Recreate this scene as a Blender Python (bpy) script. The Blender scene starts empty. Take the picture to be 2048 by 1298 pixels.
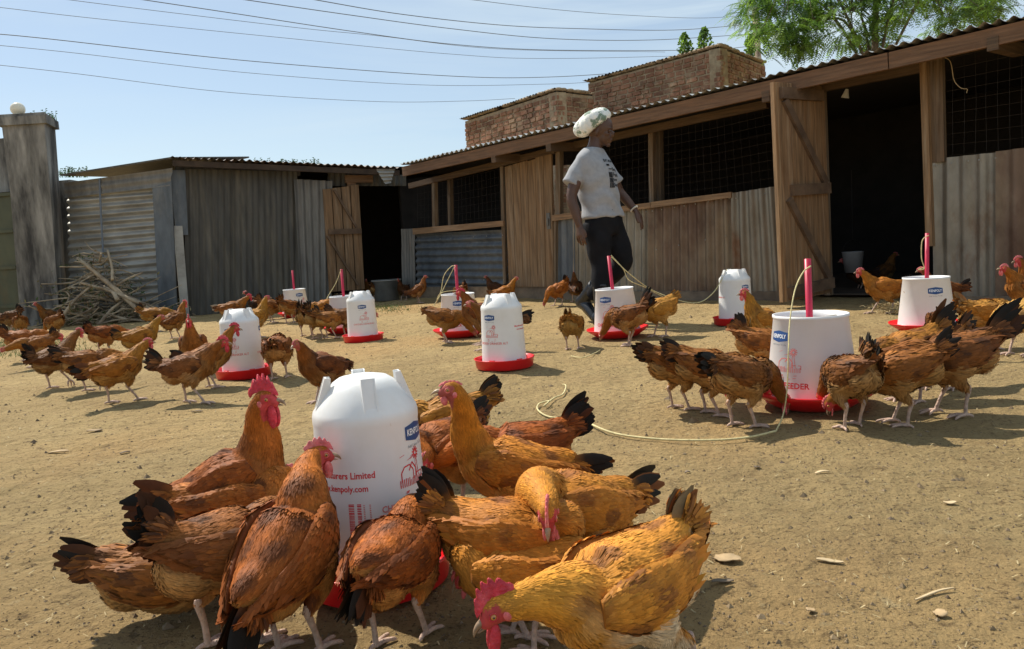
import bpy, math, random
import numpy as np
from mathutils import Vector
R = math.radians
random.seed(7); RNG = np.random.default_rng(7)
scene = bpy.context.scene
COL = scene.collection
# ------------------------------------------------------------------ camera
FPX, HCAM, ROLL, PITCH = 1600.0, 0.65, R(3.5), math.atan(159*math.cos(R(3.5))/1600.0)
r0 = np.array([1, 0, 0.]); u0 = np.array([0, math.sin(PITCH), math.cos(PITCH)])
FW = np.array([0, math.cos(PITCH), -math.sin(PITCH)])
RT = math.cos(ROLL)*r0 - math.sin(ROLL)*u0
UP = math.cos(ROLL)*u0 + math.sin(ROLL)*r0
EYE = np.array([0, 0, HCAM])
cd = bpy.data.cameras.new("camera"); cam = bpy.data.objects.new("camera", cd); COL.objects.link(cam)
cd.sensor_width = 36; cd.lens = 36*FPX/2048; cd.clip_start = .02; cd.clip_end = 2000
from mathutils import Matrix
M3 = Matrix((RT, UP, -FW)).transposed()
cam.matrix_world = Matrix.Translation(EYE) @ M3.to_4x4()
scene.camera = cam
# ------------------------------------------------------------------ light
SH = np.array([.58, -.55, -1.0]); SH /= np.linalg.norm(SH)      # way the sunlight travels
sunv = -SH
elev = math.asin(sunv[2]); az = math.atan2(sunv[0], sunv[1])
sd = bpy.data.lights.new("sun", 'SUN'); sd.energy = 5.0; sd.angle = R(.55); sd.color = (1, .94, .83)
so = bpy.data.objects.new("sun", sd); COL.objects.link(so)
so.rotation_euler = Vector(SH).to_track_quat('-Z', 'Y').to_euler(); so.location = (-6, 6, 12)
W = bpy.data.worlds.new("World"); scene.world = W; W.use_nodes = True
nt = W.node_tree; nt.nodes.clear()
def nn(nt, t, **k):
    n = nt.nodes.new(t)
    for a, b in k.items(): setattr(n, a, b)
    return n
sky = nn(nt, 'ShaderNodeTexSky', sky_type='NISHITA'); sky.sun_disc = False
sky.sun_elevation = elev; sky.sun_rotation = az; sky.air_density = 1.0; sky.dust_density = .35; sky.ozone_density = 1.6
bg = nn(nt, 'ShaderNodeBackground'); bg.inputs[1].default_value = .098
out = nn(nt, 'ShaderNodeOutputWorld')
tc = nn(nt, 'ShaderNodeTexCoord'); mp = nn(nt, 'ShaderNodeMapping'); mp.inputs['Scale'].default_value = (1.2, 2.6, 9); mp.inputs['Rotation'].default_value = (0, .12, .3)
nz = nn(nt, 'ShaderNodeTexNoise'); nz.inputs['Scale'].default_value = 1.6; nz.inputs['Detail'].default_value = 6; nz.inputs['Roughness'].default_value = .55; nz.inputs['Distortion'].default_value = .6
cr = nn(nt, 'ShaderNodeValToRGB'); cr.color_ramp.elements[0].position = .42; cr.color_ramp.elements[1].position = .78
mr = nn(nt, 'ShaderNodeMath', operation='MULTIPLY_ADD'); mr.inputs[1].default_value = .75; mr.inputs[2].default_value = .36
sx = nn(nt, 'ShaderNodeSeparateXYZ'); rx = nn(nt, 'ShaderNodeMapRange'); rx.inputs[1].default_value = -.3; rx.inputs[2].default_value = .75; rx.inputs[3].default_value = .25; rx.inputs[4].default_value = 1.9
m2 = nn(nt, 'ShaderNodeMath', operation='MULTIPLY')
mx = nn(nt, 'ShaderNodeMix', data_type='RGBA'); mx.inputs['B'].default_value = (6.0, 7.1, 7.8, 1)
L = nt.links.new
L(tc.outputs['Generated'], mp.inputs[0]); L(mp.outputs[0], nz.inputs['Vector']); L(nz.outputs[0], cr.inputs[0])
L(tc.outputs['Generated'], sx.inputs[0]); L(sx.outputs[0], rx.inputs[0])
L(cr.outputs[0], m2.inputs[0]); L(rx.outputs[0], m2.inputs[1]); L(m2.outputs[0], mr.inputs[0]); mr.use_clamp = True
L(mr.outputs[0], mx.inputs['Factor']); L(sky.outputs[0], mx.inputs['A']); L(mx.outputs['Result'], bg.inputs[0]); L(bg.outputs[0], out.inputs[0])
scene.view_settings.view_transform = 'Standard'; scene.view_settings.look = 'None'
scene.view_settings.exposure = 0.27; scene.view_settings.gamma = 1
scene.cycles.max_bounces = 6; scene.cycles.diffuse_bounces = 3; scene.cycles.glossy_bounces = 2; scene.cycles.transparent_max_bounces = 4
scene.cycles.use_denoising = True
# ------------------------------------------------------------------ pixel helpers (photo pixels, 2048 wide)
def ray(px, py):
    return FW + (px-1024)/FPX*RT - (py-649)/FPX*UP
def GZ(px, py, z=0.0):
    d = ray(px, py); return EYE + d*((z-HCAM)/d[2])
def AT(px, py, Y):
    d = ray(px, py); return EYE + d*(Y/d[1])
class Plane:
    def __init__(s, a, b, flip=1):
        s.a = np.array([a[0], a[1], 0.]); d = np.array([b[0]-a[0], b[1]-a[1], 0.]); s.len = np.linalg.norm(d); s.u = d/s.len
        s.n = np.array([s.u[1], -s.u[0], 0])*flip
        if np.dot(s.n, EYE-s.a) < 0: s.n = -s.n
    def hit(s, px, py, off=0.0):
        d = ray(px, py); t = np.dot(s.a + s.n*off - EYE, s.n)/np.dot(d, s.n); return EYE + d*t
    def uz(s, u, z, off=0.0): return s.a + s.u*u + np.array([0, 0, z]) + s.n*off
def unit(v): v = np.asarray(v, float); return v/(np.linalg.norm(v)+1e-12)
# ------------------------------------------------------------------ materials
def mk(name, c, rough=.7, var=.25, scale=6, stretch=(1, 1, 1), bump=.15, bscale=40, metal=0, c2=None, c2pos=(.45, .65), spec=.4, tint=False, c3=None, c3pos=(.55, .7), c3scale=2, detail=5, sheen=0, sss=0):
    m = bpy.data.materials.new(name); m.use_nodes = True; t = m.node_tree; b = t.nodes['Principled BSDF']; l = t.links.new
    b.inputs['Roughness'].default_value = rough; b.inputs['Metallic'].default_value = metal; b.inputs['Specular IOR Level'].default_value = spec
    if sheen: b.inputs['Sheen Weight'].default_value = sheen
    co = nn(t, 'ShaderNodeTexCoord'); mp = nn(t, 'ShaderNodeMapping'); mp.inputs['Scale'].default_value = stretch; l(co.outputs['Object'], mp.inputs[0])
    nz = nn(t, 'ShaderNodeTexNoise'); nz.inputs['Scale'].default_value = scale; nz.inputs['Detail'].default_value = detail; nz.inputs['Roughness'].default_value = .6; l(mp.outputs[0], nz.inputs['Vector'])
    mr = nn(t, 'ShaderNodeMapRange'); mr.inputs[1].default_value = .3; mr.inputs[2].default_value = .7; mr.inputs[3].default_value = 1-var; mr.inputs[4].default_value = 1+var; l(nz.outputs[0], mr.inputs[0])
    cur = nn(t, 'ShaderNodeRGB').outputs[0]; cur.default_value = (*c, 1)
    for cc, pos, sc, sd_ in ((c2, c2pos, scale*.6, 3.3), (c3, c3pos, c3scale, 9.1)):
        if cc is None: continue
        n2 = nn(t, 'ShaderNodeTexNoise', noise_dimensions='4D'); n2.inputs['W'].default_value = sd_; n2.inputs['Scale'].default_value = sc; n2.inputs['Detail'].default_value = detail+1; n2.inputs['Roughness'].default_value = .65; l(mp.outputs[0], n2.inputs['Vector'])
        r = nn(t, 'ShaderNodeMapRange'); r.inputs[1].default_value = pos[0]; r.inputs[2].default_value = pos[1]; l(n2.outputs[0], r.inputs[0])
        x = nn(t, 'ShaderNodeMix', data_type='RGBA'); x.inputs['B'].default_value = (*cc, 1); l(r.outputs[0], x.inputs['Factor']); l(cur, x.inputs['A']); cur = x.outputs['Result']
    v = nn(t, 'ShaderNodeVectorMath', operation='SCALE'); l(cur, v.inputs[0]); l(mr.outputs[0], v.inputs['Scale']); cur = v.outputs[0]
    if tint:
        oi = nn(t, 'ShaderNodeObjectInfo'); v = nn(t, 'ShaderNodeVectorMath', operation='MULTIPLY'); l(cur, v.inputs[0]); l(oi.outputs['Color'], v.inputs[1]); cur = v.outputs[0]
    l(cur, b.inputs['Base Color'])
    if bump:
        nb = nn(t, 'ShaderNodeTexNoise'); nb.inputs['Scale'].default_value = bscale; nb.inputs['Detail'].default_value = 4; l(mp.outputs[0], nb.inputs['Vector'])
        bp = nn(t, 'ShaderNodeBump'); bp.inputs['Strength'].default_value = bump; bp.inputs['Distance'].default_value = .01; l(nb.outputs[0], bp.inputs['Height']); l(bp.outputs[0], b.inputs['Normal'])
    return m
def mk_attr(name, rough=.6, bscale=300, bump=.25, spec=.3, sheen=.1, var=.3, vscale=60):
    """colour stored per point on the mesh (the plumage's own colours) times the object's tint"""
    m = bpy.data.materials.new(name); m.use_nodes = True; t = m.node_tree; b = t.nodes['Principled BSDF']; l = t.links.new
    b.inputs['Roughness'].default_value = rough; b.inputs['Specular IOR Level'].default_value = spec; b.inputs['Sheen Weight'].default_value = sheen; b.inputs['Sheen Tint'].default_value = (1, .8, .5, 1)
    at = nn(t, 'ShaderNodeAttribute', attribute_name='Col'); oi = nn(t, 'ShaderNodeObjectInfo')
    v = nn(t, 'ShaderNodeVectorMath', operation='MULTIPLY'); l(at.outputs['Color'], v.inputs[0]); l(oi.outputs['Color'], v.inputs[1])
    co = nn(t, 'ShaderNodeTexCoord'); nz = nn(t, 'ShaderNodeTexNoise'); nz.inputs['Scale'].default_value = vscale; nz.inputs['Detail'].default_value = 4; l(co.outputs['Object'], nz.inputs['Vector'])
    mr = nn(t, 'ShaderNodeMapRange'); mr.inputs[1].default_value = .3; mr.inputs[2].default_value = .7; mr.inputs[3].default_value = 1-var; mr.inputs[4].default_value = 1+var; l(nz.outputs[0], mr.inputs[0])
    s = nn(t, 'ShaderNodeVectorMath', operation='SCALE'); l(v.outputs[0], s.inputs[0]); l(mr.outputs[0], s.inputs['Scale']); l(s.outputs[0], b.inputs['Base Color'])
    nb = nn(t, 'ShaderNodeTexNoise'); nb.inputs['Scale'].default_value = bscale; nb.inputs['Detail'].default_value = 3; l(co.outputs['Object'], nb.inputs['Vector'])
    bp = nn(t, 'ShaderNodeBump'); bp.inputs['Strength'].default_value = bump; bp.inputs['Distance'].default_value = .004; l(nb.outputs[0], bp.inputs['Height']); l(bp.outputs[0], b.inputs['Normal'])
    return m
M = {}
M['zinc_dark'] = mk('dark_sheet', (.075, .07, .06), .6, .35, 3, (5, 5, .6), .1, 30, .1, c2=(.14, .12, .085), c2pos=(.45, .75))
M['zinc_grey'] = mk('grey_sheet', (.19, .18, .16), .55, .3, 3, (4, 4, .7), .1, 30, .15, c2=(.14, .13, .12), c2pos=(.45, .75), c3=(.22, .13, .07), c3pos=(.6, .75), c3scale=1.5)
M['zinc_pale'] = mk('pale_sheet', (.34, .33, .3), .5, .3, 3, (1, 1, 2), .1, 30, .3, c2=(.28, .27, .24), c2pos=(.5, .8))
M['zinc_blue'] = mk('blue_grey_sheet', (.115, .13, .145), .5, .3, 3, (3, 3, 1), .1, 30, .2, c2=(.2, .19, .17), c2pos=(.5, .75))
M['rust'] = mk('rusty_sheet', (.19, .125, .085), .5, .2, 5, (1.2, 1.2, .6), .12, 40, .3, c2=(.10, .05, .03), c2pos=(.45, .66), c3=(.27, .21, .14), c3pos=(.46, .66), c3scale=1.8)
M['rust_light'] = mk('weathered_sheet', (.29, .26, .21), .42, .18, 5, (1.2, 1.2, .6), .12, 40, .5, c2=(.2, .17, .13), c2pos=(.45, .7), c3=(.17, .09, .05), c3pos=(.56, .68), c3scale=1.8)
M['roof'] = mk('roof_sheet', (.5, .5, .48), .5, .25, 3, (1, 1, 1), .1, 30, .4, c2=(.19, .13, .09), c2pos=(.45, .7))
M['wood_v'] = mk('weathered_planks', (.215, .15, .092), .75, .4, 3, (14, 14, .8), .35, 18, 0, c2=(.2, .11, .05), c2pos=(.5, .72), c3=(.33, .28, .22), c3pos=(.5, .75), c3scale=1.4, tint=True)
M['wood_h'] = mk('sawn_timber', (.155, .098, .058), .75, .35, 3, (1.2, 1.2, 18), .3, 18, 0, c2=(.18, .1, .05), c2pos=(.5, .75), tint=True)
M['roof_dark'] = mk('dark_roof_sheet', (.13, .11, .095), .6, .3, 4, (1, 1, 1), .1, 30, .1, c2=(.17, .085, .05), c2pos=(.45, .65))
M['wood_d'] = mk('rough_batten', (.15, .095, .058), .8, .3, 9, (1, 1, 1), .3, 40, 0, c2=(.09, .055, .035), tint=True)
M['interior'] = mk('shade_dark_boards', (.022, .018, .015), .9, .3, 5, (1, 1, 1), 0)  # near-black base colour paints in the shade of the unlit shed interiors
M['concrete'] = mk('weathered_concrete', (.27, .255, .23), .9, .4, 4, (1.5, 1.5, .35), .5, 25, 0, c2=(.055, .052, .048), c2pos=(.40, .58), c3=(.36, .34, .3), c3pos=(.5, .7), c3scale=1.2)
M['mud'] = mk('mud_plinth', (.24, .18, .12), .95, .3, 5, (1, 1, 1), .5, 20, 0, c2=(.15, .11, .08))
M['gate'] = mk('green_paint', (.085, .09, .05), .5, .25, 4, (1, 1, .6), .1, 20, .1, c2=(.12, .09, .04), c2pos=(.55, .75))
M['opal'] = mk('opal_glass', (.78, .72, .58), .2, .05, 4, bump=0)
M['white'] = mk('white_plastic', (.80, .80, .79), .38, .05, 5, bump=.03, bscale=20, spec=.5, c2=(.66, .6, .5), c2pos=(.52, .85), c3=(.5, .4, .27), c3pos=(.66, .74), c3scale=24)
M['red'] = mk('red_plastic', (.75, .015, .02), .3, .08, 6, bump=.03, spec=.5, c2=(.45, .05, .03), c2pos=(.6, .8))
M['pipe'] = mk('crimson_pipe', (.5, .02, .06), .4, .12, 10, bump=.02, spec=.4)
M['blue_ink'] = mk('blue_print', (.02, .07, .22), .4, .08, 6, bump=0)
M['white_ink'] = mk('white_print', (.85, .87, .9), .4, .03, 6, bump=0)
M['red_ink'] = mk('red_print', (.65, .03, .04), .5, .15, 30, bump=0)
M['pink_ink'] = mk('faded_red_print', (.72, .22, .2), .5, .15, 30, bump=0)
M['grey_ink'] = mk('grey_print', (.2, .22, .25), .5, .1, 30, bump=0)
M['rope'] = mk('yellow_twine', (.62, .53, .27), .8, .25, 60, bump=.3, bscale=200)
M['plume'] = mk_attr('plumage', .62, 420, .12, .18, .04, .14, 40)
M['comb'] = mk('comb_skin', (.55, .03, .05), .5, .3, 60, bump=.4, bscale=200, spec=.4, c2=(.75, .12, .14), c2pos=(.5, .7))
M['comb_pale'] = mk('pale_comb_skin', (.68, .14, .14), .55, .3, 60, bump=.4, bscale=200, spec=.35, c2=(.8, .3, .26), c2pos=(.5, .7))
M['leg'] = mk('scaly_leg', (.55, .38, .29), .6, .25, 60, bump=.5, bscale=160, c2=(.42, .3, .24))
M['beak'] = mk('horn_beak', (.42, .3, .19), .4, .25, 40, bump=.1, c2=(.2, .12, .07))
M['iris'] = mk('amber_eye', (.5, .2, .04), .1, .1, 40, bump=0, spec=.8)
M['pupil'] = mk('black_pupil', (.006, .005, .005), .05, 0, 4, bump=0, spec=.8)
M['twig'] = mk('dry_branch', (.42, .33, .22), .85, .3, 8, (1, 1, 1), .4, 40, c2=(.17, .12, .08))
M['leaf_dry'] = mk('dry_leaves', (.15, .15, .07), .8, .4, 12, bump=0, c2=(.28, .22, .12))
M['leaf'] = mk('tree_leaves', (.15, .27, .05), .5, .4, 3, bump=0, c2=(.22, .32, .06), c2pos=(.5, .7))
M['leaf_dark'] = mk('dark_leaves', (.06, .11, .035), .55, .4, 3, bump=0)
M['bark'] = mk('bark', (.16, .12, .08), .9, .3, 8, (1, 1, .3), .5, 30)
M['brick'] = mk('burnt_brick', (.27, .135, .078), .92, .45, 3.1, (1, 1, 1), .5, 40, 0, c2=(.22, .1, .055), c2pos=(.4, .6), c3=(.34, .24, .15), c3pos=(.5, .65), c3scale=5)
M['mortar'] = mk('mud_mortar', (.36, .28, .18), .95, .25, 12, bump=.5, bscale=30, c2=(.3, .2, .12))
M['wire'] = mk('galvanised_wire', (.06, .05, .045), .5, .2, 30, bump=0, metal=.5)
M['cable'] = mk('power_cable', (.16, .19, .23), .6, .1, 2, bump=0)
M['shirt'] = mk('grey_jersey', (.34, .345, .36), .9, .1, 30, bump=.35, bscale=14, spec=.15)
M['trouser'] = mk('black_cotton', (.012, .012, .014), .9, .3, 10, bump=.3, bscale=14, spec=.15)
M['boot'] = mk('black_rubber', (.012, .014, .018), .35, .2, 10, bump=.1, spec=.5)
M['skin'] = mk('dark_skin', (.095, .048, .03), .42, .12, 20, bump=.1, bscale=120, spec=.4)
M['bead'] = mk('pale_beads', (.7, .65, .55), .4, .1, 20, bump=0)
M['hat'] = mk('patterned_cap', (.84, .84, .78), .8, .1, 20, (1, 1, 1), .5, 25, c2=(.2, .27, .2), c2pos=(.53, .58), c3=(.75, .6, .25), c3pos=(.62, .7), c3scale=9)
M['basin'] = mk('old_tin', (.2, .21, .22), .4, .2, 8, bump=.1, metal=.5)
M['bucket'] = mk('greyed_white_plastic', (.3, .3, .3), .5, .1, 8, bump=0)  # white plastic set to an even mid grey
M['straw'] = mk('straw', (.42, .33, .17), .8, .35, 20, bump=0)
M['grass'] = mk('short_grass', (.16, .2, .06), .7, .4, 3, bump=0)
M['stone'] = mk('pebble', (.25, .18, .1), .9, .35, 5, bump=.3, bscale=60, c2=(.14, .1, .07), c2pos=(.45, .6))
M['feather'] = mk('shed_feather', (.5, .38, .22), .8, .2, 20, bump=0)
M['card'] = mk('litter_card', (.4, .28, .15), .8, .25, 20, bump=0)
for k_ in ('leaf', 'leaf_dark'):      # thin leaves let some sun through
    t_ = M[k_].node_tree; b_ = t_.nodes['Principled BSDF']; o_ = t_.nodes['Material Output']; tl_ = nn(t_, 'ShaderNodeBsdfTranslucent'); ms_ = nn(t_, 'ShaderNodeMixShader'); ms_.inputs[0].default_value = .4
    tl_.inputs[0].default_value = (.3, .5, .06, 1) if k_ == 'leaf' else (.1, .2, .04, 1); t_.links.new(b_.outputs[0], ms_.inputs[1]); t_.links.new(tl_.outputs[0], ms_.inputs[2]); t_.links.new(ms_.outputs[0], o_.inputs[0])
# ------------------------------------------------------------------ objects
def tag(o, label=None, cat=None, group=None, kind=None):
    if label: o['label'] = label
    if cat: o['category'] = cat
    if group: o['group'] = group
    if kind: o['kind'] = kind
    return o
def thing(name, label, cat, loc=(0, 0, 0), rz=0, group=None, scale=1):
    o = bpy.data.objects.new(name, None); COL.objects.link(o); o.location = loc; o.rotation_euler = (0, 0, rz); o.scale = (scale,)*3
    o.empty_display_size = .1
    return tag(o, label, cat, group)
class MB:
    def __init__(s): s.v = []; s.g = []; s.c = []; s.nr = []; s.n = 0
    def add(s, v, f, mi=0, c=None, nr=None):
        v = np.asarray(v, float).reshape(-1, 3); by = {}
        for q in f: by.setdefault(len(q), []).append(q)
        for k, q in by.items(): s.g.append((np.array(q, int)+s.n, int(mi)))
        s.v.append(v); s.c.append(np.ones((len(v), 3))*(.5 if c is None else np.asarray(c))); s.nr.append(np.zeros((len(v), 3)) if nr is None else nr); s.n += len(v); return s
    def addarr(s, v, fs, mi=0, c=None, nr=None):
        for f in (fs if isinstance(fs, list) else [fs]): s.g.append((np.asarray(f, int)+s.n, mi))
        s.v.append(v); s.c.append(c if c is not None else np.ones((len(v), 3))*.5); s.nr.append(np.zeros((len(v), 3)) if nr is None else nr); s.n += len(v); return s
    def build(s, name, mats, parent=None, smooth=False, color=False, world=True, tint=None, normals=False):
        """verts are world coordinates when world is True: they are moved into the parent's frame"""
        me = bpy.data.meshes.new(name); V = np.concatenate(s.v) if s.v else np.zeros((0, 3))
        if parent is not None and world: V = V - np.array(parent.location)
        tot = np.concatenate([np.full(len(g), g.shape[1]) for g, m in s.g]); idx = np.concatenate([g.ravel() for g, m in s.g]); mi = np.concatenate([np.full(len(g), m) for g, m in s.g])
        me.vertices.add(len(V)); me.vertices.foreach_set('co', V.ravel()); me.loops.add(len(idx)); me.loops.foreach_set('vertex_index', idx.astype(np.int32))
        me.polygons.add(len(tot)); me.polygons.foreach_set('loop_start', np.concatenate([[0], np.cumsum(tot)[:-1]]).astype(np.int32))
        for m in (mats if isinstance(mats, (list, tuple)) else [mats]): me.materials.append(m)
        me.polygons.foreach_set('material_index', mi.astype(np.int32)); me.polygons.foreach_set('use_smooth', np.full(len(tot), bool(smooth)))
        if color:
            a = me.color_attributes.new('Col', 'FLOAT_COLOR', 'POINT'); C = np.ones((len(V), 4)); C[:, :3] = np.concatenate(s.c); a.data.foreach_set('color', C.ravel())
        me.update(calc_edges=True)
        if normals: me.normals_split_custom_set_from_vertices(np.concatenate(s.nr).tolist())
        o = bpy.data.objects.new(name, me); COL.objects.link(o)
        if parent is not None: o.parent = parent
        if tint: o.color = (*tint, 1)
        return o
def box8(c):  # c: 8 corners, 0-3 bottom loop, 4-7 top loop
    return c, [(3, 2, 1, 0), (4, 5, 6, 7), (0, 1, 5, 4), (1, 2, 6, 5), (2, 3, 7, 6), (3, 0, 4, 7)]
def prism(mb, quad, n, th, mi=0):
    """quad corners (4 world points) extruded by th along n"""
    q = [np.asarray(p, float) for p in quad]; n = np.asarray(n)*th
    mb.add(*box8(q + [p+n for p in q]), mi=mi); return mb
def bar(mb, a, b, w, h, up=(0, 0, 1), mi=0):
    a = np.asarray(a, float); b = np.asarray(b, float); d = unit(b-a); s = unit(np.cross(d, up)); u = np.cross(s, d)
    c = [p + s*sw*w/2 + u*sh*h/2 for p in (a, b) for sw, sh in ((-1, -1), (1, -1), (1, 1), (-1, 1))]
    mb.add(*box8(c), mi=mi); return mb
def spline(P, n):
    """Catmull-Rom through rows of P (any width), n samples"""
    P = np.asarray(P, float); k = len(P)
    Q = np.vstack([2*P[0]-P[1], P, 2*P[-1]-P[-2]]); t = np.linspace(0, k-1-1e-9, n); i = t.astype(int); f = (t-i)[:, None]
    a, b, c, d = Q[i], Q[i+1], Q[i+2], Q[i+3]
    return .5*((2*b) + (-a+c)*f + (2*a-5*b+4*c-d)*f**2 + (-a+3*b-3*c+d)*f**3)
def frames(P, side0=(0, 1, 0)):
    T = np.gradient(P, axis=0); T /= np.linalg.norm(T, axis=1)[:, None]+1e-12
    S = []; s = np.asarray(side0, float)
    for t in T:
        s = s - t*np.dot(s, t); s = unit(s); S.append(s)
    S = np.array(S); return T, S, np.cross(T, S)
def loft(P, ra, rb, n=14, side0=(0, 1, 0), cap=True):
    P = np.asarray(P, float); k = len(P); ra = np.broadcast_to(ra, k); rb = np.broadcast_to(rb, k)
    T, S, U = frames(P, side0); a = np.linspace(0, 2*np.pi, n, endpoint=False)
    V = (P[:, None, :] + S[:, None, :]*(np.cos(a)[None, :, None]*ra[:, None, None]) + U[:, None, :]*(np.sin(a)[None, :, None]*rb[:, None, None])).reshape(-1, 3)
    F = []
    for i in range(k-1):
        for j in range(n):
            q = (j+1) % n; F.append((i*n+j, i*n+q, (i+1)*n+q, (i+1)*n+j))
    if cap: F.append(tuple(range(n))[::-1]); F.append(tuple((k-1)*n+j for j in range(n)))
    return V, F
def tube(mb, P, r, n=8, mi=0, side0=(.13, .97, .21), c=None):
    V, F = loft(P, r, r, n, side0); mb.add(V, F, mi, c); return mb
def ell(c, r, A=None, nu=12, nv=8):
    A = np.eye(3) if A is None else np.asarray(A, float)  # rows = axes
    V = []; F = []
    for i in range(nv+1):
        ph = math.pi*i/nv
        for j in range(nu):
            th = 2*math.pi*j/nu; V.append((math.sin(ph)*math.cos(th)*r[0], math.sin(ph)*math.sin(th)*r[1], math.cos(ph)*r[2]))
    for i in range(nv):
        for j in range(nu):
            q = (j+1) % nu; F.append((i*nu+j, (i+1)*nu+j, (i+1)*nu+q, i*nu+q))
    return np.array(V) @ A + np.asarray(c, float), F
def lathe(prof, n=48, c=(0, 0, 0), cap=True):
    a = np.linspace(0, 2*np.pi, n, endpoint=False); V = []; F = []
    for r, z in prof: V += [(c[0]+r*math.cos(t), c[1]+r*math.sin(t), c[2]+z) for t in a]
    for i in range(len(prof)-1):
        for j in range(n):
            q = (j+1) % n; F.append((i*n+j, i*n+q, (i+1)*n+q, (i+1)*n+j))
    if cap: F.append(tuple(range(n))[::-1]); F.append(tuple((len(prof)-1)*n+j for j in range(n)))
    return V, F
def remesh(parts, voxel, smooth=3):
    mb = MB()
    for v, f in parts: mb.add(v, f)
    me = bpy.data.meshes.new('tmp'); me.from_pydata(np.concatenate(mb.v).tolist(), [], [tuple(q) for g, _ in mb.g for q in g.tolist()]); o = bpy.data.objects.new('tmp', me); COL.objects.link(o)
    m = o.modifiers.new('r', 'REMESH'); m.mode = 'VOXEL'; m.voxel_size = voxel
    if smooth: s = o.modifiers.new('s', 'SMOOTH'); s.iterations = smooth; s.factor = .5
    dg = bpy.context.evaluated_depsgraph_get(); ev = o.evaluated_get(dg); e = ev.to_mesh()
    V = np.empty(len(e.vertices)*3); e.vertices.foreach_get('co', V); V = V.reshape(-1, 3); F = [tuple(p.vertices) for p in e.polygons]
    N = np.empty(len(e.vertices)*3); e.vertices.foreach_get('normal', N); N = N.reshape(-1, 3)
    ev.to_mesh_clear(); bpy.data.objects.remove(o); bpy.data.meshes.remove(me)
    return V, F, N
# ================================================================== STRUCTURE
def vnoise(x, y, s, seed=0):
    x = np.asarray(x)/s; y = np.asarray(y)/s; xi = np.floor(x).astype(int); yi = np.floor(y).astype(int); fx = x-xi; fy = y-yi
    def h(a, b):
        n = (a*374761393 + b*668265263 + seed*974711) & 0x7fffffff; n = ((n ^ (n >> 13))*1274126177) & 0x7fffffff; return ((n ^ (n >> 16)) & 0xffff)/65535.
    fx = fx*fx*(3-2*fx); fy = fy*fy*(3-2*fy)
    return (h(xi, yi)*(1-fx)+h(xi+1, yi)*fx)*(1-fy) + (h(xi, yi+1)*(1-fx)+h(xi+1, yi+1)*fx)*fy - .5
def gz(x, y):
    k = np.clip((np.hypot(x, y)-.3)/1.0, 0, 1)
    return (vnoise(x, y, .9, 1)*.022 + vnoise(x, y, .31, 2)*.011 + vnoise(x, y, .13, 3)*.011 + vnoise(x, y, .06, 4)*.009)*k
def gpos(x, y): return np.array([x, y, float(gz(np.array([x]), np.array([y]))[0])])
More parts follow.
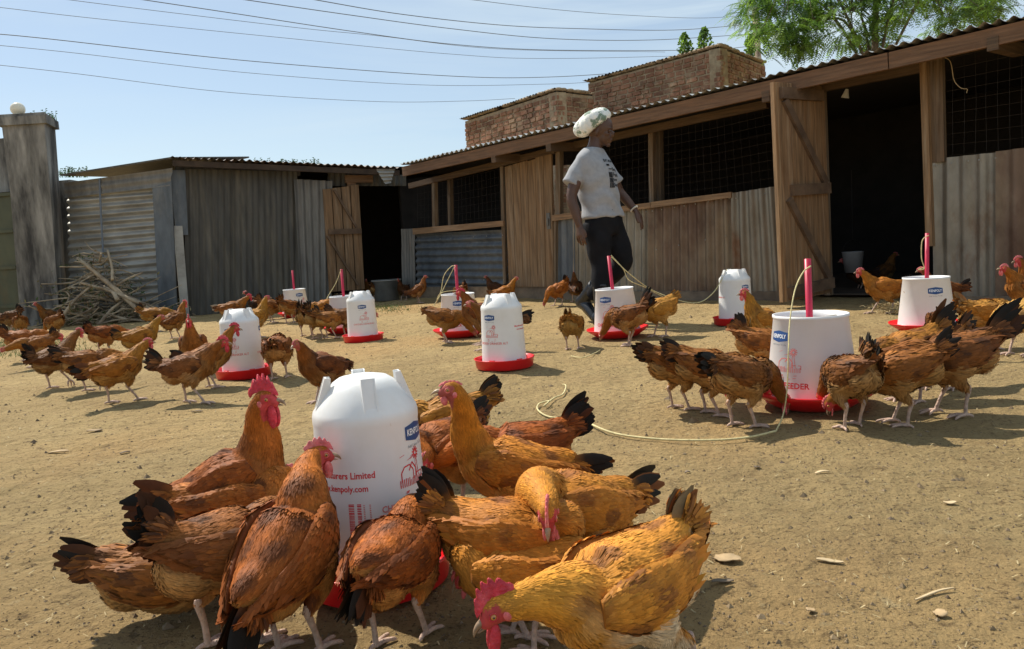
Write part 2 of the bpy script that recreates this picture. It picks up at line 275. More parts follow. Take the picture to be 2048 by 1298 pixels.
def build_ground():
    t = np.concatenate([-np.geomspace(9, 400, 14)[::-1], np.linspace(-8.4, 8.4, 720), np.geomspace(9, 400, 14)])
    y = np.concatenate([[-60, -12, -3], np.linspace(-.5, .8, 20), np.geomspace(.85, 16, 420), np.geomspace(18, 500, 16)])
    X, Y = np.meshgrid(t, y); Z = gz(X, Y)*np.exp(-np.clip(np.hypot(X, Y)-14, 0, 60)/6)
    V = np.stack([X, Y, Z], -1).reshape(-1, 3); nx, ny = len(t), len(y)
    i = np.arange(nx-1)[None, :] + nx*np.arange(ny-1)[:, None]; F = np.stack([i, i+1, i+1+nx, i+nx], -1).reshape(-1, 4)
    m = bpy.data.materials.new('dry_earth'); m.use_nodes = True; tr = m.node_tree; b = tr.nodes['Principled BSDF']; l = tr.links.new
    b.inputs['Roughness'].default_value = .95; b.inputs['Specular IOR Level'].default_value = .15
    co = nn(tr, 'ShaderNodeTexCoord')
    def noise(sc, det=6, W=0, rough=.6):
        n = nn(tr, 'ShaderNodeTexNoise', noise_dimensions='4D'); n.inputs['W'].default_value = W; n.inputs['Scale'].default_value = sc; n.inputs['Detail'].default_value = det; n.inputs['Roughness'].default_value = rough; l(co.outputs['Object'], n.inputs['Vector']); return n.outputs[0]
    def rng(s, a, b_, c=0, d=1):
        r = nn(tr, 'ShaderNodeMapRange'); r.inputs[1].default_value = a; r.inputs[2].default_value = b_; r.inputs[3].default_value = c; r.inputs[4].default_value = d; l(s, r.inputs[0]); return r.outputs[0]
    def mix(f, a, b_):
        x = nn(tr, 'ShaderNodeMix', data_type='RGBA'); l(f, x.inputs['Factor'])
        if isinstance(a, tuple): x.inputs['A'].default_value = (*a, 1)
        else: l(a, x.inputs['A'])
        x.inputs['B'].default_value = (*b_, 1); return x.outputs['Result']
    c = mix(rng(noise(1.1, 5, 1), .35, .65), (.51, .365, .17), (.38, .27, .125))
    c = mix(rng(noise(.6, 4, 7), .5, .7), c, (.52, .33, .14))
    c = mix(rng(noise(7, 8, 2, .75), .52, .7, 0, .7), c, (.29, .195, .09))
    c = mix(rng(noise(26, 6, 3, .75), .54, .64, 0, .85), c, (.17, .112, .055))
    c = mix(rng(noise(14, 5, 12, .75), .58, .66, 0, .7), c, (.5, .38, .2))
    c = mix(rng(noise(60, 5, 5, .7), .6, .7, 0, .8), c, (.55, .43, .24))
    c = mix(rng(noise(110, 4, 6), .57, .65, 0, .85), c, (.09, .06, .032))
    c = mix(rng(noise(2.3, 6, 21, .7), .5, .7, 0, .45), c, (.32, .215, .10))
    l(c, b.inputs['Base Color'])
    ad = nn(tr, 'ShaderNodeMath', operation='ADD'); l(noise(45, 8, 3, .75), ad.inputs[0]); 
    mu = nn(tr, 'ShaderNodeMath', operation='MULTIPLY'); mu.inputs[1].default_value = 2.2; l(noise(11, 5, 9), mu.inputs[0]); l(mu.outputs[0], ad.inputs[1])
    bp = nn(tr, 'ShaderNodeBump'); bp.inputs['Strength'].default_value = 1.3; bp.inputs['Distance'].default_value = .02; l(ad.outputs[0], bp.inputs['Height']); l(bp.outputs[0], b.inputs['Normal'])
    mb = MB(); mb.addarr(V, F); o = mb.build('ground', m, smooth=True); tag(o, kind='structure')
build_ground()
WR = Plane((3.45, 6.2), (-1.5, 11.4)); WL = Plane((-4.3, 10.1), (-1.55, 11.5)); WW = Plane((-6.9, 10.55), (-4.3, 10.1))
Z = np.array([0, 0, 1.])
def corr(quad, n, wl=.068, amp=.012, axis='v', mb=None):
    """corrugated sheet over four world corners TL,TR,BR,BL; ridges run top-bottom ('v') or left-right ('h')"""
    TL, TR, BR, BL = [np.asarray(p, float) for p in quad]; mb = mb or MB()
    if axis == 'h': TL, TR, BR, BL = TL, BL, BR, TR     # u runs down
    w = np.linalg.norm(TR-TL); k = max(2, int(round(w/wl))); nu = k*8+1; nv = 9
    u = np.linspace(0, 1, nu)[None, :, None]; v = np.linspace(0, 1, nv)[:, None, None]
    Pt = (TL*(1-u)+TR*u)*(1-v) + (BL*(1-u)+BR*u)*v
    ph = np.cos(np.linspace(0, 2*np.pi*k, nu))[None, :, None]*(.85+.15*np.sin(np.linspace(0, 9, nu)))[None, :, None]
    dent = vnoise(np.linspace(0, 9*w, nu)[None, :]+0*v[:, :, 0], np.linspace(0, 7, nv)[:, None]+0*u[:, :, 0]+w*31, 1.0, 5)[:, :, None]*.012
    Pt = Pt + np.asarray(n)*(ph*amp+dent)
    i = np.arange(nu-1)[None, :] + nu*np.arange(nv-1)[:, None]; F = np.stack([i, i+1, i+1+nu, i+nu], -1).reshape(-1, 4)
    mb.addarr(Pt.reshape(-1, 3), F); return mb
def pq(pl, pts, off=0.0): return [pl.hit(x, y, off) for x, y in pts]
def sheet(name, root, pl, pts, mat, off=.02, axis='v', wl=.068, amp=.009, tint=None, ground=True):
    q = pq(pl, pts, off)
    return corr(q, pl.n, wl, amp, axis).build(name, mat, root, smooth=True, tint=tint)
def board(name, root, pl, pts, mat, off=.03, th=.03, tint=(1, 1, 1)):
    mb = MB(); prism(mb, pq(pl, pts, off), pl.n, th); return mb.build(name, mat, root, tint=tint)
def planks(name, root, quad, n, th, mat, k=6, gap=.006, tint=(1, 1, 1), rag=.02):
    TL, TR, BR, BL = [np.asarray(p, float) for p in quad]; mb = MB(); w = np.linalg.norm(TR-TL); g = gap/w/2
    for i in range(k):
        a, b = i/k+g, (i+1)/k-g; e = random.uniform(0, rag); d = n*random.uniform(-.003, .003)
        q = [TL*(1-a)+TR*a+Z*e+d, TL*(1-b)+TR*b+Z*e+d, BL*(1-b)+BR*b+d, BL*(1-a)+BR*a+d]; prism(mb, q, n, th)
    return mb.build(name, mat, root, tint=tint)
def netting(name, root, TL, TR, BR, BL, step=.075, r=.0008):
    TL, TR, BR, BL = [np.asarray(p, float) for p in (TL, TR, BR, BL)]; mb = MB()
    ku = int(np.linalg.norm(TR-TL)/step); kv = int(np.linalg.norm(BL-TL)/step)
    for i in range(ku+1):
        a = i/ku; P = [TL*(1-a)+TR*a, BL*(1-a)+BR*a]; m = (P[0]+P[1])/2 + random.uniform(-.008, .008)*unit(TR-TL); tube(mb, [P[0], m, P[1]], r, 3)
    for i in range(kv+1):
        a = i/kv; P = [TL*(1-a)+BL*a, TR*(1-a)+BR*a]; m = (P[0]+P[1])/2 - Z*.012; tube(mb, [P[0], m, P[1]], r, 3)
    return mb.build(name, M['wire'], root)
def roof(name, root, ea, eb, back, depth, rise, mat, wl=.088, amp=.015, tail=None):
    ea, eb = np.asarray(ea, float), np.asarray(eb, float); q = [ea, eb, eb+back*depth+Z*rise, ea+back*depth+Z*rise]
    mb = MB(); corr(q, Z, wl, amp, 'v', mb); 
    return mb.build(name, mat, root, smooth=True)
# ---------------------------------------------------------------- right shed (long poultry house)
loc = WR.a.copy()
RS = thing('poultry_shed', 'long timber and rusty sheet poultry shed running down the right side', 'shed', loc)
def rs_eave(px):   # eave line in the picture: (820,330) - (1100,268) - (1880,70) - (2048,32)
    return np.interp(px, [700, 820, 1100, 1500, 1880, 2048, 2500], [352, 331, 268, 168, 74, 32, -90])
EO = .5
eL, eR = WR.hit(800, rs_eave(800), EO), WR.hit(2048, 40, EO)
edir = (eR-eL)/np.linalg.norm(eR-eL); eR2 = eL + edir*9.2
eav = lambda px, dy=0, off=EO: WR.hit(px, rs_eave(px)+dy, off)
roof('roof', RS, eL+Z*.035, eR2+Z*.035, -WR.n, 4.2, .2, M['roof'])
mb = MB(); segs = [(eL, .45), (eL+edir*3.3, 0), (eL+edir*6.1, 0), (eR2, 0)]
for i in range(3):
    a, b = segs[i][0]-edir*.0+edir*.004, segs[i+1][0]-edir*.004; a = a - WR.n*.0; bar(mb, a-Z*.055-WR.n*(.05+.004*i), b-Z*.055-WR.n*(.05+.004*i), .045, .12)
mb.build('fascia_board', M['wood_h'], RS, tint=(1.15, 1.0, .9))
for px in (985, 1095, 1530, 1985):      # rafters poking out under the roof
    b = eav(px, 0, EO-.03)-Z*.13; mb = MB(); bar(mb, b, b-WR.n*.62+Z*.03, .07, .09); mb.build('rafter', M['wood_h'], RS, tint=(.8, .8, .8))
# head beam over the openings, just under the roof
def hb(px, py, off=.06): return WR.hit(px, py, off)
mb = MB(); bar(mb, hb(820, 372), hb(1112, 300), .06, .07); bar(mb, hb(1114, 298), hb(1536, 208), .06, .07); bar(mb, hb(1640, 176), hb(1850, 134), .06, .07)
mb.build('head_beam', M['wood_h'], RS, tint=(.75, .75, .75))
tops = [WR.hit(800, 372, 0), WR.hit(2200, 40, 0)]
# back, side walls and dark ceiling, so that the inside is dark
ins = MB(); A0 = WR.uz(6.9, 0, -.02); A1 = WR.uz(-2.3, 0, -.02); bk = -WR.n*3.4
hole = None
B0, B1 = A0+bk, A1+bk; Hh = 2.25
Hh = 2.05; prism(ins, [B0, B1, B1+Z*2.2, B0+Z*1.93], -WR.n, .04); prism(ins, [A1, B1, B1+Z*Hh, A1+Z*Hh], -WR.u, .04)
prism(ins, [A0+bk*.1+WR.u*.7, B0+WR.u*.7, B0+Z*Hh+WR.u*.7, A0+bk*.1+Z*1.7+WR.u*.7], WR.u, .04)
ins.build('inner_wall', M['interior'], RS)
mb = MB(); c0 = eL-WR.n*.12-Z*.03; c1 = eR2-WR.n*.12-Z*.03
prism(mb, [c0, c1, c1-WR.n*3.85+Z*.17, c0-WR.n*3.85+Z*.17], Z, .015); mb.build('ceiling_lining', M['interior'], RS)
mb = MB(); c0 = WR.uz(7.0, .02, -.35); c1 = WR.uz(-2.3, .02, -.35); prism(mb, [c0, c1, c1-WR.n*3.0, c0-WR.n*3.0], Z, .012); mb.build('dark_floor', mk('dark_brown_floor', (.07, .05, .035), .95, .4, 8), RS)  # floor sheet in a much darker brown than the yard earth
# low wall sheets
def gb(px, off=.02):    # picture row of the wall's foot at column px
    lo, hi = 560., 660.
    for _ in range(30):
        m_ = (lo+hi)/2
        if WR.hit(px, m_, off)[2] > .03: lo = m_
        else: hi = m_
    return lo
sheet('narrow_upright_sheet', RS, WR, [(803, 458), (831, 457), (832, gb(832)-2), (806, gb(806)-2)], M['zinc_grey'], .035, wl=.07, amp=.011)
sheet('low_wall_sheet', RS, WR, [(831, 468), (1014, 459), (1018, 583), (833, 578)], M['zinc_blue'], .02, 'h', wl=.095, amp=.019)
sheet('upright_sheet', RS, WR, [(1112, 440), (1150, 436), (1152, gb(1152)), (1113, gb(1113))], M['zinc_blue'], .03, wl=.085)
sheet('low_wall_sheet', RS, WR, [(1148, 437), (1302, 413), (1302, 590), (1148, 588)], M['rust_light'], .02, wl=.095, amp=.021)
sheet('low_wall_sheet', RS, WR, [(1298, 414), (1470, 387), (1474, 592), (1298, 590)], M['rust'], .035, wl=.095, amp=.021)
sheet('low_wall_sheet', RS, WR, [(1464, 386), (1560, 371), (1578, 594), (1468, 592)], M['rust_light'], .055, wl=.095, amp=.021)
sheet('low_wall_sheet', RS, WR, [(1866, 318), (1998, 304), (1998, 604), (1868, 600)], M['rust_light'], .03, wl=.125, amp=.018)
sheet('low_wall_sheet', RS, WR, [(1992, 303), (2300, 262), (2300, 640), (1992, 604)], M['rust'], .05, wl=.125, amp=.018)
# nail washers along the sheets
mb = MB()
for x0, y0, x1, y1, k in ((1160, 446, 1296, 423, 7), (1305, 422, 1462, 396, 8), (1475, 396, 1550, 384, 4), (840, 480, 1010, 470, 6), (1876, 330, 1990, 316, 5), (1310, 500, 1460, 470, 4), (845, 560, 1010, 560, 5)):
    for i in range(k):
        t = (i+random.uniform(-.2, .2))/(k-1); mb.add(*ell(WR.hit(x0+(x1-x0)*t, y0+(y1-y0)*t, .062), (.007, .007, .007), nu=6, nv=4))
mb.build('nail_washer', M['zinc_pale'], RS)
# concrete / mud footing
for a, b, h, o in ((802, 1112, .15, .06), (1113, 1580, .09, .075), (1866, 2150, .05, .07)):
    pa, pb = WR.hit(a, gb(a), o), WR.hit(b, gb(b), o); pa[2] = pb[2] = -.03; mb = MB()
    prism(mb, [pa, pb, pb+Z*(h+.03), pa+Z*(h+.03)], -WR.n, .08); mb.build('footing', M['mud'], RS)
# sill beams (pale sawn rails with wire stapled on)
for pts in ([(829, 457), (1010, 441), (1011, 452), (830, 469)], [(1108, 430), (1304, 405), (1304, 416), (1108, 442)], [(1305, 404), (1466, 384), (1466, 395), (1305, 416)]):
    o_ = board('sill_rail', RS, WR, pts, M['wood_h'], .055, .035, (1.7, 1.65, 1.5))
# posts
def post(px0, y0, px1, y1, w, off=.03, tint=(.8, .8, .8), mat='wood_v', name='post'):
    a, b = WR.hit(px0, y0, off), WR.hit(px1, y1, off); mb = MB(); bar(mb, a, b, w, .06, up=WR.n); mb.build(name, M[mat], RS, tint=tint)
post(869, 356, 871, 455, .055); post(900, 348, 902, 452, .05, -.06, (.55, .55, .55)); post(1006, 330, 1013, 592, .05); post(1119, 296, 1119, 440, .07)
post(1304, 262, 1306, 410, .055, .0); post(1318, 262, 1321, 408, .06, -.1, (.65, .65, .65)); post(1871, 108, 1876, 325, .11, .02, (.7, .65, .6)); post(1848, 118, 1861, 492, .05, .075, (1.25, 1.1, .9))  # last post: brighter tint paints in the lit edge of the double post
post(1113, 435, 1113, 590, .03, .04, (.9, .9, .9)); post(1644, 172, 1658, 590, .05, .0, (.8, .8, .8))
# netting over the openings
def net(pts): q = pq(WR, pts, .008); netting('wire_netting', RS, *q)
net([(835, 376), (1006, 336), (1010, 446), (835, 460)]); net([(1122, 303), (1302, 264), (1302, 410), (1122, 430)]); net([(1324, 260), (1540, 212), (1556, 372), (1324, 404)]); net([(1884, 120), (2200, 40), (2200, 280), (1884, 312)])
# closed plank door with bolt
q = pq(WR, [(1013, 336), (1106, 309), (1111, 573), (1021, 573)], .05)
dr = planks('door', RS, q, WR.n, .028, M['wood_v'], 6, .007, (1.12, 1.0, .85)); tag(dr, 'closed plank door')
mb = MB(); h0 = WR.hit(1097, 442, .085); bar(mb, h0+Z*.09, h0-Z*.09, .05, .012, up=WR.n); tube(mb, [h0+Z*.03+WR.n*.02, h0-Z*.05+WR.n*.02], .012, 8); o = mb.build('bolt', M['zinc_grey'], None); o.parent = dr; o.location = -np.array(RS.location)
# open plank door: hinged on the frame, swung out
hg0, hg1 = WR.hit(1648, 172, .06), WR.hit(1664, 590, .06); hg1[2] = .08
fr1 = GZ(1576, 628, .06); 
fr1 = GZ(1574, 616, 0); fr0 = fr1 + (hg0-hg1) ; fr1[2] = .05; fr0[2] = hg0[2]-.0
dn = unit(np.cross(fr1-hg1, Z)); 
if dn[0] < 0: dn = -dn
dr2 = planks('door', RS, [fr0, hg0, hg1, fr1], -dn, .03, M['wood_v'], 4, .006, (1.12, .95, .78), 0); tag(dr2, 'open plank door with Z brace')
mb = MB(); 
def dp(u, v): return (fr0*(1-u)+hg0*u)*(1-v) + (fr1*(1-u)+hg1*u)*v + dn*.022
bar(mb, dp(.02, .05), dp(.9, .05), .04, .09, up=Z); bar(mb, dp(.16, .49), dp(.98, .49), .04, .09, up=Z); bar(mb, dp(.02, .96), dp(.98, .95), .04, .09, up=Z)
bar(mb, dp(.1, .08)-dn*.004, dp(.92, .465)-dn*.004, .03, .06, up=np.cross(dn, Z)); bar(mb, dp(.1, .53)-dn*.004, dp(.92, .93)-dn*.004, .03, .06, up=np.cross(dn, Z))
o = mb.build('brace', M['wood_d'], None, tint=(1, 1, 1)); o.parent = dr2; o.location = -np.array(RS.location)
mb = MB(); bar(mb, fr0-dn*.02-unit(hg0-fr0)*.02, fr1-dn*.02-unit(hg0-fr0)*.02, .05, .035, up=dn); o = mb.build('stile', M['wood_v'], None, tint=(1.4, 1.2, .95)); o.parent = dr2; o.location = -np.array(RS.location)  # stile's brighter tint paints in the lit free edge of the door
mb = MB(); tube(mb, spline([WR.hit(1878, 112, .08), WR.hit(1900, 122, .1), WR.hit(1908, 160, .1), WR.hit(1922, 176, .1), WR.hit(1934, 178, .1), WR.hit(1933, 186, .1)], 20), .003, 5); mb.build('hanging_cable', M['feather'], RS)
mb = MB(); tube(mb, [WR.hit(1690, 148, .35), WR.hit(1940, 96, .35)], .022, 8); mb.build('gutter_pipe', M['zinc_dark'], RS)
mb = MB(); tube(mb, [WR.hit(1694, 178, -.4), WR.hit(1690, 196, -.4)], [.012, .035], 10); mb.build('lamp_holder', M['white'], RS)
# ---------------------------------------------------------------- left shed
LS = thing('store_shed', 'low store shed of dark grey metal sheets at the back left', 'shed', WL.a.copy())
le = lambda px, dy=0, off=.3: WL.hit(px, np.interp(px, [345, 600, 795], [317, 331, 338])+dy, off)
c0 = le(345); c1 = le(800)
roof('roof', LS, c0+Z*.02, c1+Z*.02, -WL.n, 3.4, .2, M['roof_dark'], wl=.09, amp=.014)
w0 = WW.hit(120, 352, .22); w1 = c0 + np.array([-.02, 0, 0])
mb = MB(); prism(mb, [w0, w1, w1-WW.n*2.0+Z*.2, w0-WW.n*2.0+Z*.12], Z, .02); mb.build('roof_edge', M['zinc_dark'], LS)
mb = MB(); bar(mb, c0-Z*.05-WL.n*.05, c1-Z*.05-WL.n*.05, .04, .07); mb.build('fascia_board', M['wood_d'], LS, tint=(.4, .4, .4))
def glb(pl, px, off=.02):
    lo, hi = 560., 690.
    for _ in range(30):
        m_ = (lo+hi)/2
        if pl.hit(px, m_, off)[2] > .0: lo = m_
        else: hi = m_
    return lo
sheet('front_sheet', LS, WL, [(368, 338), (470, 340), (470, glb(WL, 470)), (372, glb(WL, 372))], M['zinc_dark'], .0, wl=.075, amp=.008)
sheet('front_sheet', LS, WL, [(466, 340), (594, 343), (600, glb(WL, 600)), (466, glb(WL, 466))], M['zinc_dark'], .012, wl=.075, amp=.008)
sheet('ribbed_sheet', LS, WL, [(587, 358), (664, 362), (662, glb(WL, 662)), (602, glb(WL, 602))], M['zinc_grey'], .04, wl=.1, amp=.018)
sheet('gable_sheet', LS, WL, [(655, 346), (812, 350), (812, 372), (655, 372)], M['zinc_dark'], -.05, wl=.08, amp=.01)
mb = MB(); prism(mb, pq(WL, [(340, 340), (370, 341), (376, 470), (352, 470)], .03), WL.n, .02); mb.build('corner_plate', M['zinc_blue'], LS)
mb = MB(); prism(mb, pq(WL, [(346, 452), (364, 452), (378, glb(WL, 378)), (362, glb(WL, 362))], .05), WL.n, .05); mb.build('corner_post', M['zinc_pale'], LS)
mb = MB(); q = [WW.hit(306, 374, .03), WW.hit(344, 362, .03), WW.hit(356, glb(WW, 356), .03), WW.hit(320, glb(WW, 320), .03)]; prism(mb, q, WW.n, .015); mb.build('flat_sheet', M['zinc_blue'], LS)
sheet('side_sheet', LS, WW, [(134, 388), (310, 374), (319, glb(WW, 319)-8), (142, glb(WW, 142))], M['zinc_pale'], .0, 'h', wl=.095, amp=.024)
sheet('patch_sheet', LS, WW, [(128, 366), (346, 336), (340, 372), (130, 396)], M['zinc_grey'], .04, 'h', wl=.1, amp=.008)
mb = MB(); tube(mb, [WW.hit(199, 358, .05), WW.hit(202, 430, .06), WW.hit(208, 540, .05)], .012, 6); mb.build('downpipe', M['cable'], LS)
mb = MB(); tube(mb, [WW.hit(150, 398, .04)-Z*0, WW.hit(152, 300, .03)], .0, 3)
q = pq(WL, [(644, 379), (717, 372), (729, 578), (657, 584)], .06)
dl = planks('door', LS, q, WL.n, .026, M['wood_v'], 4, .012, (.95, .82, .68)); tag(dl, 'open plank door with Z brace')
mb = MB(); bar(mb, WL.hit(657, 464, .11), WL.hit(723, 462, .11), .03, .07, up=Z)
bar(mb, WL.hit(668, 380, .105), WL.hit(713, 455, .105), .028, .05, up=WL.n); bar(mb, WL.hit(655, 472, .105), WL.hit(716, 570, .105), .028, .035, up=WL.n)
o = mb.build('brace', M['wood_d'], None, tint=(1, 1, 1)); o.parent = dl; o.location = -np.array(LS.location)
mb = MB(); bar(mb, WL.hit(700, 352, .03), WL.hit(703, 372, .03), .12, .05, up=WL.n); bar(mb, WL.hit(690, 358, .05), WL.hit(745, 358, .05), .04, .1); mb.build('lintel_block', M['wood_h'], LS, tint=(1.1, 1, .9))
board('top_board', LS, WL, [(350, 322), (600, 334), (600, 352), (350, 350)], M['zinc_dark'], -.06, .02)
# hanging bent end of a roof sheet between the two sheds
corr([WL.hit(752, 338, .36), WL.hit(790, 338, .36), WL.hit(782, 366, .36), WL.hit(770, 368, .36)], WL.n, .06, .012, 'h').build('bent_roof_sheet', M['zinc_pale'], LS, smooth=True)
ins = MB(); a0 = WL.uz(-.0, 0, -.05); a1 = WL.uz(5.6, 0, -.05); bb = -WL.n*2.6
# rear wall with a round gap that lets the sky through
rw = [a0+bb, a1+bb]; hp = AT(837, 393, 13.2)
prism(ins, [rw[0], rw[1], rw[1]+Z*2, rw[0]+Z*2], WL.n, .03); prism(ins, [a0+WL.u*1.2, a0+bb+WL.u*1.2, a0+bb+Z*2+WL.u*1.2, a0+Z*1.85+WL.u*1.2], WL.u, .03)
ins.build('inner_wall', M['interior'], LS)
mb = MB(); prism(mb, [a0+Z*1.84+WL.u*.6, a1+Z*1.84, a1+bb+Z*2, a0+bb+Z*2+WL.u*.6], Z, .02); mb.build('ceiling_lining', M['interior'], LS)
# ---------------------------------------------------------------- pillar, gate, boundary wall
pc = GZ(72, 652); Yp = pc[1]
PL = thing('gate_pillar', 'tall stained concrete gate pillar at the left edge', 'pillar', (pc[0], Yp, 0))
def ppt(px, py, dy): p = AT(px, py, Yp+dy); return p
mb = MB()
lv = [((4, 255), (88, 244), (112, 270)), ((20, 380), (100, 375), (120, 385)), ((40, 640), (118, 636), (136, 628))]
rows = []
for a, b, c in lv:
    A, B, C = AT(*a, Yp-.1), AT(*b, Yp-.1), AT(*c, Yp+.35); A[2] = B[2] = C[2] = (A[2]+B[2])/2; D = A + (C-B); rows.append([A, B, C, D])
rows[-1] = [p*np.array([1, 1, 0])-Z*.05 for p in rows[-1]]
rr = []
for r_ in rows[::-1]: rr += r_
v = rr; f = [(3, 2, 1, 0)]
for i in range(2):
    for j in range(4): q_ = (j+1) % 4; f.append((i*4+j, i*4+q_, (i+1)*4+q_, (i+1)*4+j))
f.append((8, 9, 10, 11)); mb.add(v, f); mb.build('shaft', M['concrete'], PL)
mb = MB(); t = rows[0]; cc = sum(t)/4; q = [cc+(p-cc)*1.16 for p in t]; prism(mb, q, Z, .1); q2 = [cc+Z*.1+(p-cc)*1.05 for p in t]; prism(mb, [p+Z*.0 for p in q2], Z, .035); mb.build('cap', M['concrete'], PL)
gl = AT(36, 222, Yp+.1); mb = MB(); gl[2] = cc[2]+.23; mb.add(*ell(gl, (.085, .085, .08), nu=20, nv=12)); mb.add(*lathe([(.05, -.1), (.06, -.06), (.04, -.055)], 16, gl)); mb.build('globe_lamp', M['opal'], PL, smooth=True)
mb = MB()
for i in range(12):
    a = cc + Z*.1 + np.array([random.uniform(.0, .28), random.uniform(-.1, .25), 0]); h = random.uniform(.04, .14); d = np.array([random.uniform(-.03, .03), 0, h]); mb.add([a-[.006, 0, 0], a+[.006, 0, 0], a+d], [(0, 1, 2)])
    for k in range(3): e = a+d*(.4+.25*k); mb.add([e, e+[random.choice((-.03, .03)), 0, .012], e+[0, .01, .02]], [(0, 1, 2)])
tag(mb.build('weeds', M['leaf_dark']), 'small dry weeds sprouting on top of the concrete gate pillar', 'weeds', kind='stuff')
GT = thing('metal_gate', 'dark green ribbed metal gate at the left edge beside the pillar', 'gate', tuple(AT(10, 640, Yp+.3)*np.array([1, 1, 0])))
g0, g1 = AT(-260, 415, Yp+.5), AT(26, 388, Yp+.2); mb = MB(); 
gq = [g0, g1, AT(44, 634, Yp+.2), AT(-200, 660, Yp+.5)]; gq[2][2] = gq[3][2] = .03; gn = unit(np.cross(gq[1]-gq[0], Z)); gn = -gn if gn[1] > 0 else gn
prism(mb, gq, gn, .02); mb.build('panel', M['gate'], GT)
for k_ in (0, .28, .56, .86): mb = MB(); a = gq[0]*(1-k_)+gq[3]*k_+gn*.035; b = gq[1]*(1-k_)+gq[2]*k_+gn*.035; bar(mb, a, b, .03, .04); mb.build('rail', M['gate'], GT)
mb = MB(); a = AT(-220, 250, Yp+.9); b = AT(20, 275, Yp+.6); a[2] = b[2]; prism(mb, [a*[1, 1, 0]+Z*1.75, b*[1, 1, 0]+Z*1.75, b, a], -gn, .2)
tag(mb.build('gate_beam', M['concrete']), 'concrete beam above the green gate behind the pillar', 'beam')
BW = Plane(tuple(AT(100, 600, Yp+.5)[:2]), (-6.75, 10.8)); mb = MB()
a = np.array([-6.7, 10.75, 0]); b = np.array([-5.7, 10.72, 0]); prism(mb, [a, b, b+Z*1.86, a+Z*1.84], np.array([0, 1, 0]), .2)
tag(mb.build('boundary_wall', M['concrete']), 'short dark boundary wall between the gate pillar and the store shed', 'wall')
# ---------------------------------------------------------------- brick buildings
def brick_house(label, corner, left, right, H, slope_l=0.0, roofdrop=(0, 0)):
    root = thing('brick_building', label, 'building', (*corner, 0), group='rough brick buildings behind the shed'); C = np.array([*corner, 0.]); Lp = np.array([*left, 0.]); Rp = np.array([*right, 0.])
    bw, bh = .235, .088
    for nm, a, b, fl in (('front_wall', Lp, C, 1), ('end_wall', C, Rp, 1)):
        u = unit(b-a); w = np.linalg.norm(b-a); n = unit(np.cross(u, Z)); mb = MB()
        prism(mb, [a, b, b+Z*(H-.03), a+Z*(H-.03)], -n, .2, mi=1)
        r0_ = int(1.2/bh)
        for r_ in range(r0_, int(H/bh)):
            z = r_*bh; x = -random.uniform(0, bw) if r_ % 2 else -bw/2*random.random()
            while x < w:
                L_ = bw*random.uniform(.75, 1.12); x0, x1 = max(0, x+.011), min(w, x+L_-.014)
                if x1-x0 > .05:
                    d = random.uniform(.006, .03); j = lambda: random.uniform(-.009, .009)
                    q = [a+u*(x0+j())+Z*(z+.012+j()), a+u*(x1+j())+Z*(z+.012+j()), a+u*(x1+j())+Z*(z+bh-.008+j()), a+u*(x0+j())+Z*(z+bh-.008+j())]
                    tp = [p+n*d+ (sum(q)/4-p)*.09 for p in q]; mb.add(*box8(q+tp))
                x += L_
        mb.build(nm, [M['brick'], M['mortar']], root)
    n = unit(np.cross(unit(C-Lp), Z)); e = unit(Rp-C)
    corr([Lp+Z*(H+.03)+n*.09-unit(C-Lp)*.08, C+Z*(H+.03)+n*.09+e*.05, Rp+Z*(H-.02+roofdrop[0]), Lp+(Rp-C)+Z*(H-.02+roofdrop[0])], Z, .09, .016, 'v').build('roof', M['zinc_dark'], root, smooth=True)
    mb = MB()
    for i in range(120):   # ragged sheet and stones along the top
        t = random.random(); p = (Lp*(1-t)+C*t if i % 3 else C*(1-t)+Rp*t)+Z*(H+.02); s = random.uniform(.02, .06); mb.add(*ell(p, (s*1.4, s, s*.6), nu=6, nv=4))
    tag(mb.build('rubble', M['mortar'], root), kind='stuff')
def topxy(px, py, H): p = GZ(px, py, H); return p[0], p[1]
brick_house('lower rough brick building with mud mortar behind the middle of the shed', topxy(1113, 180, 3.25), topxy(930, 240, 3.25), topxy(1186, 189, 3.25), 3.25)
brick_house('taller rough brick building right of the lower one behind the shed', topxy(1440, 92, 3.75), topxy(1176, 164, 3.75), topxy(1530, 128, 3.75), 3.75)
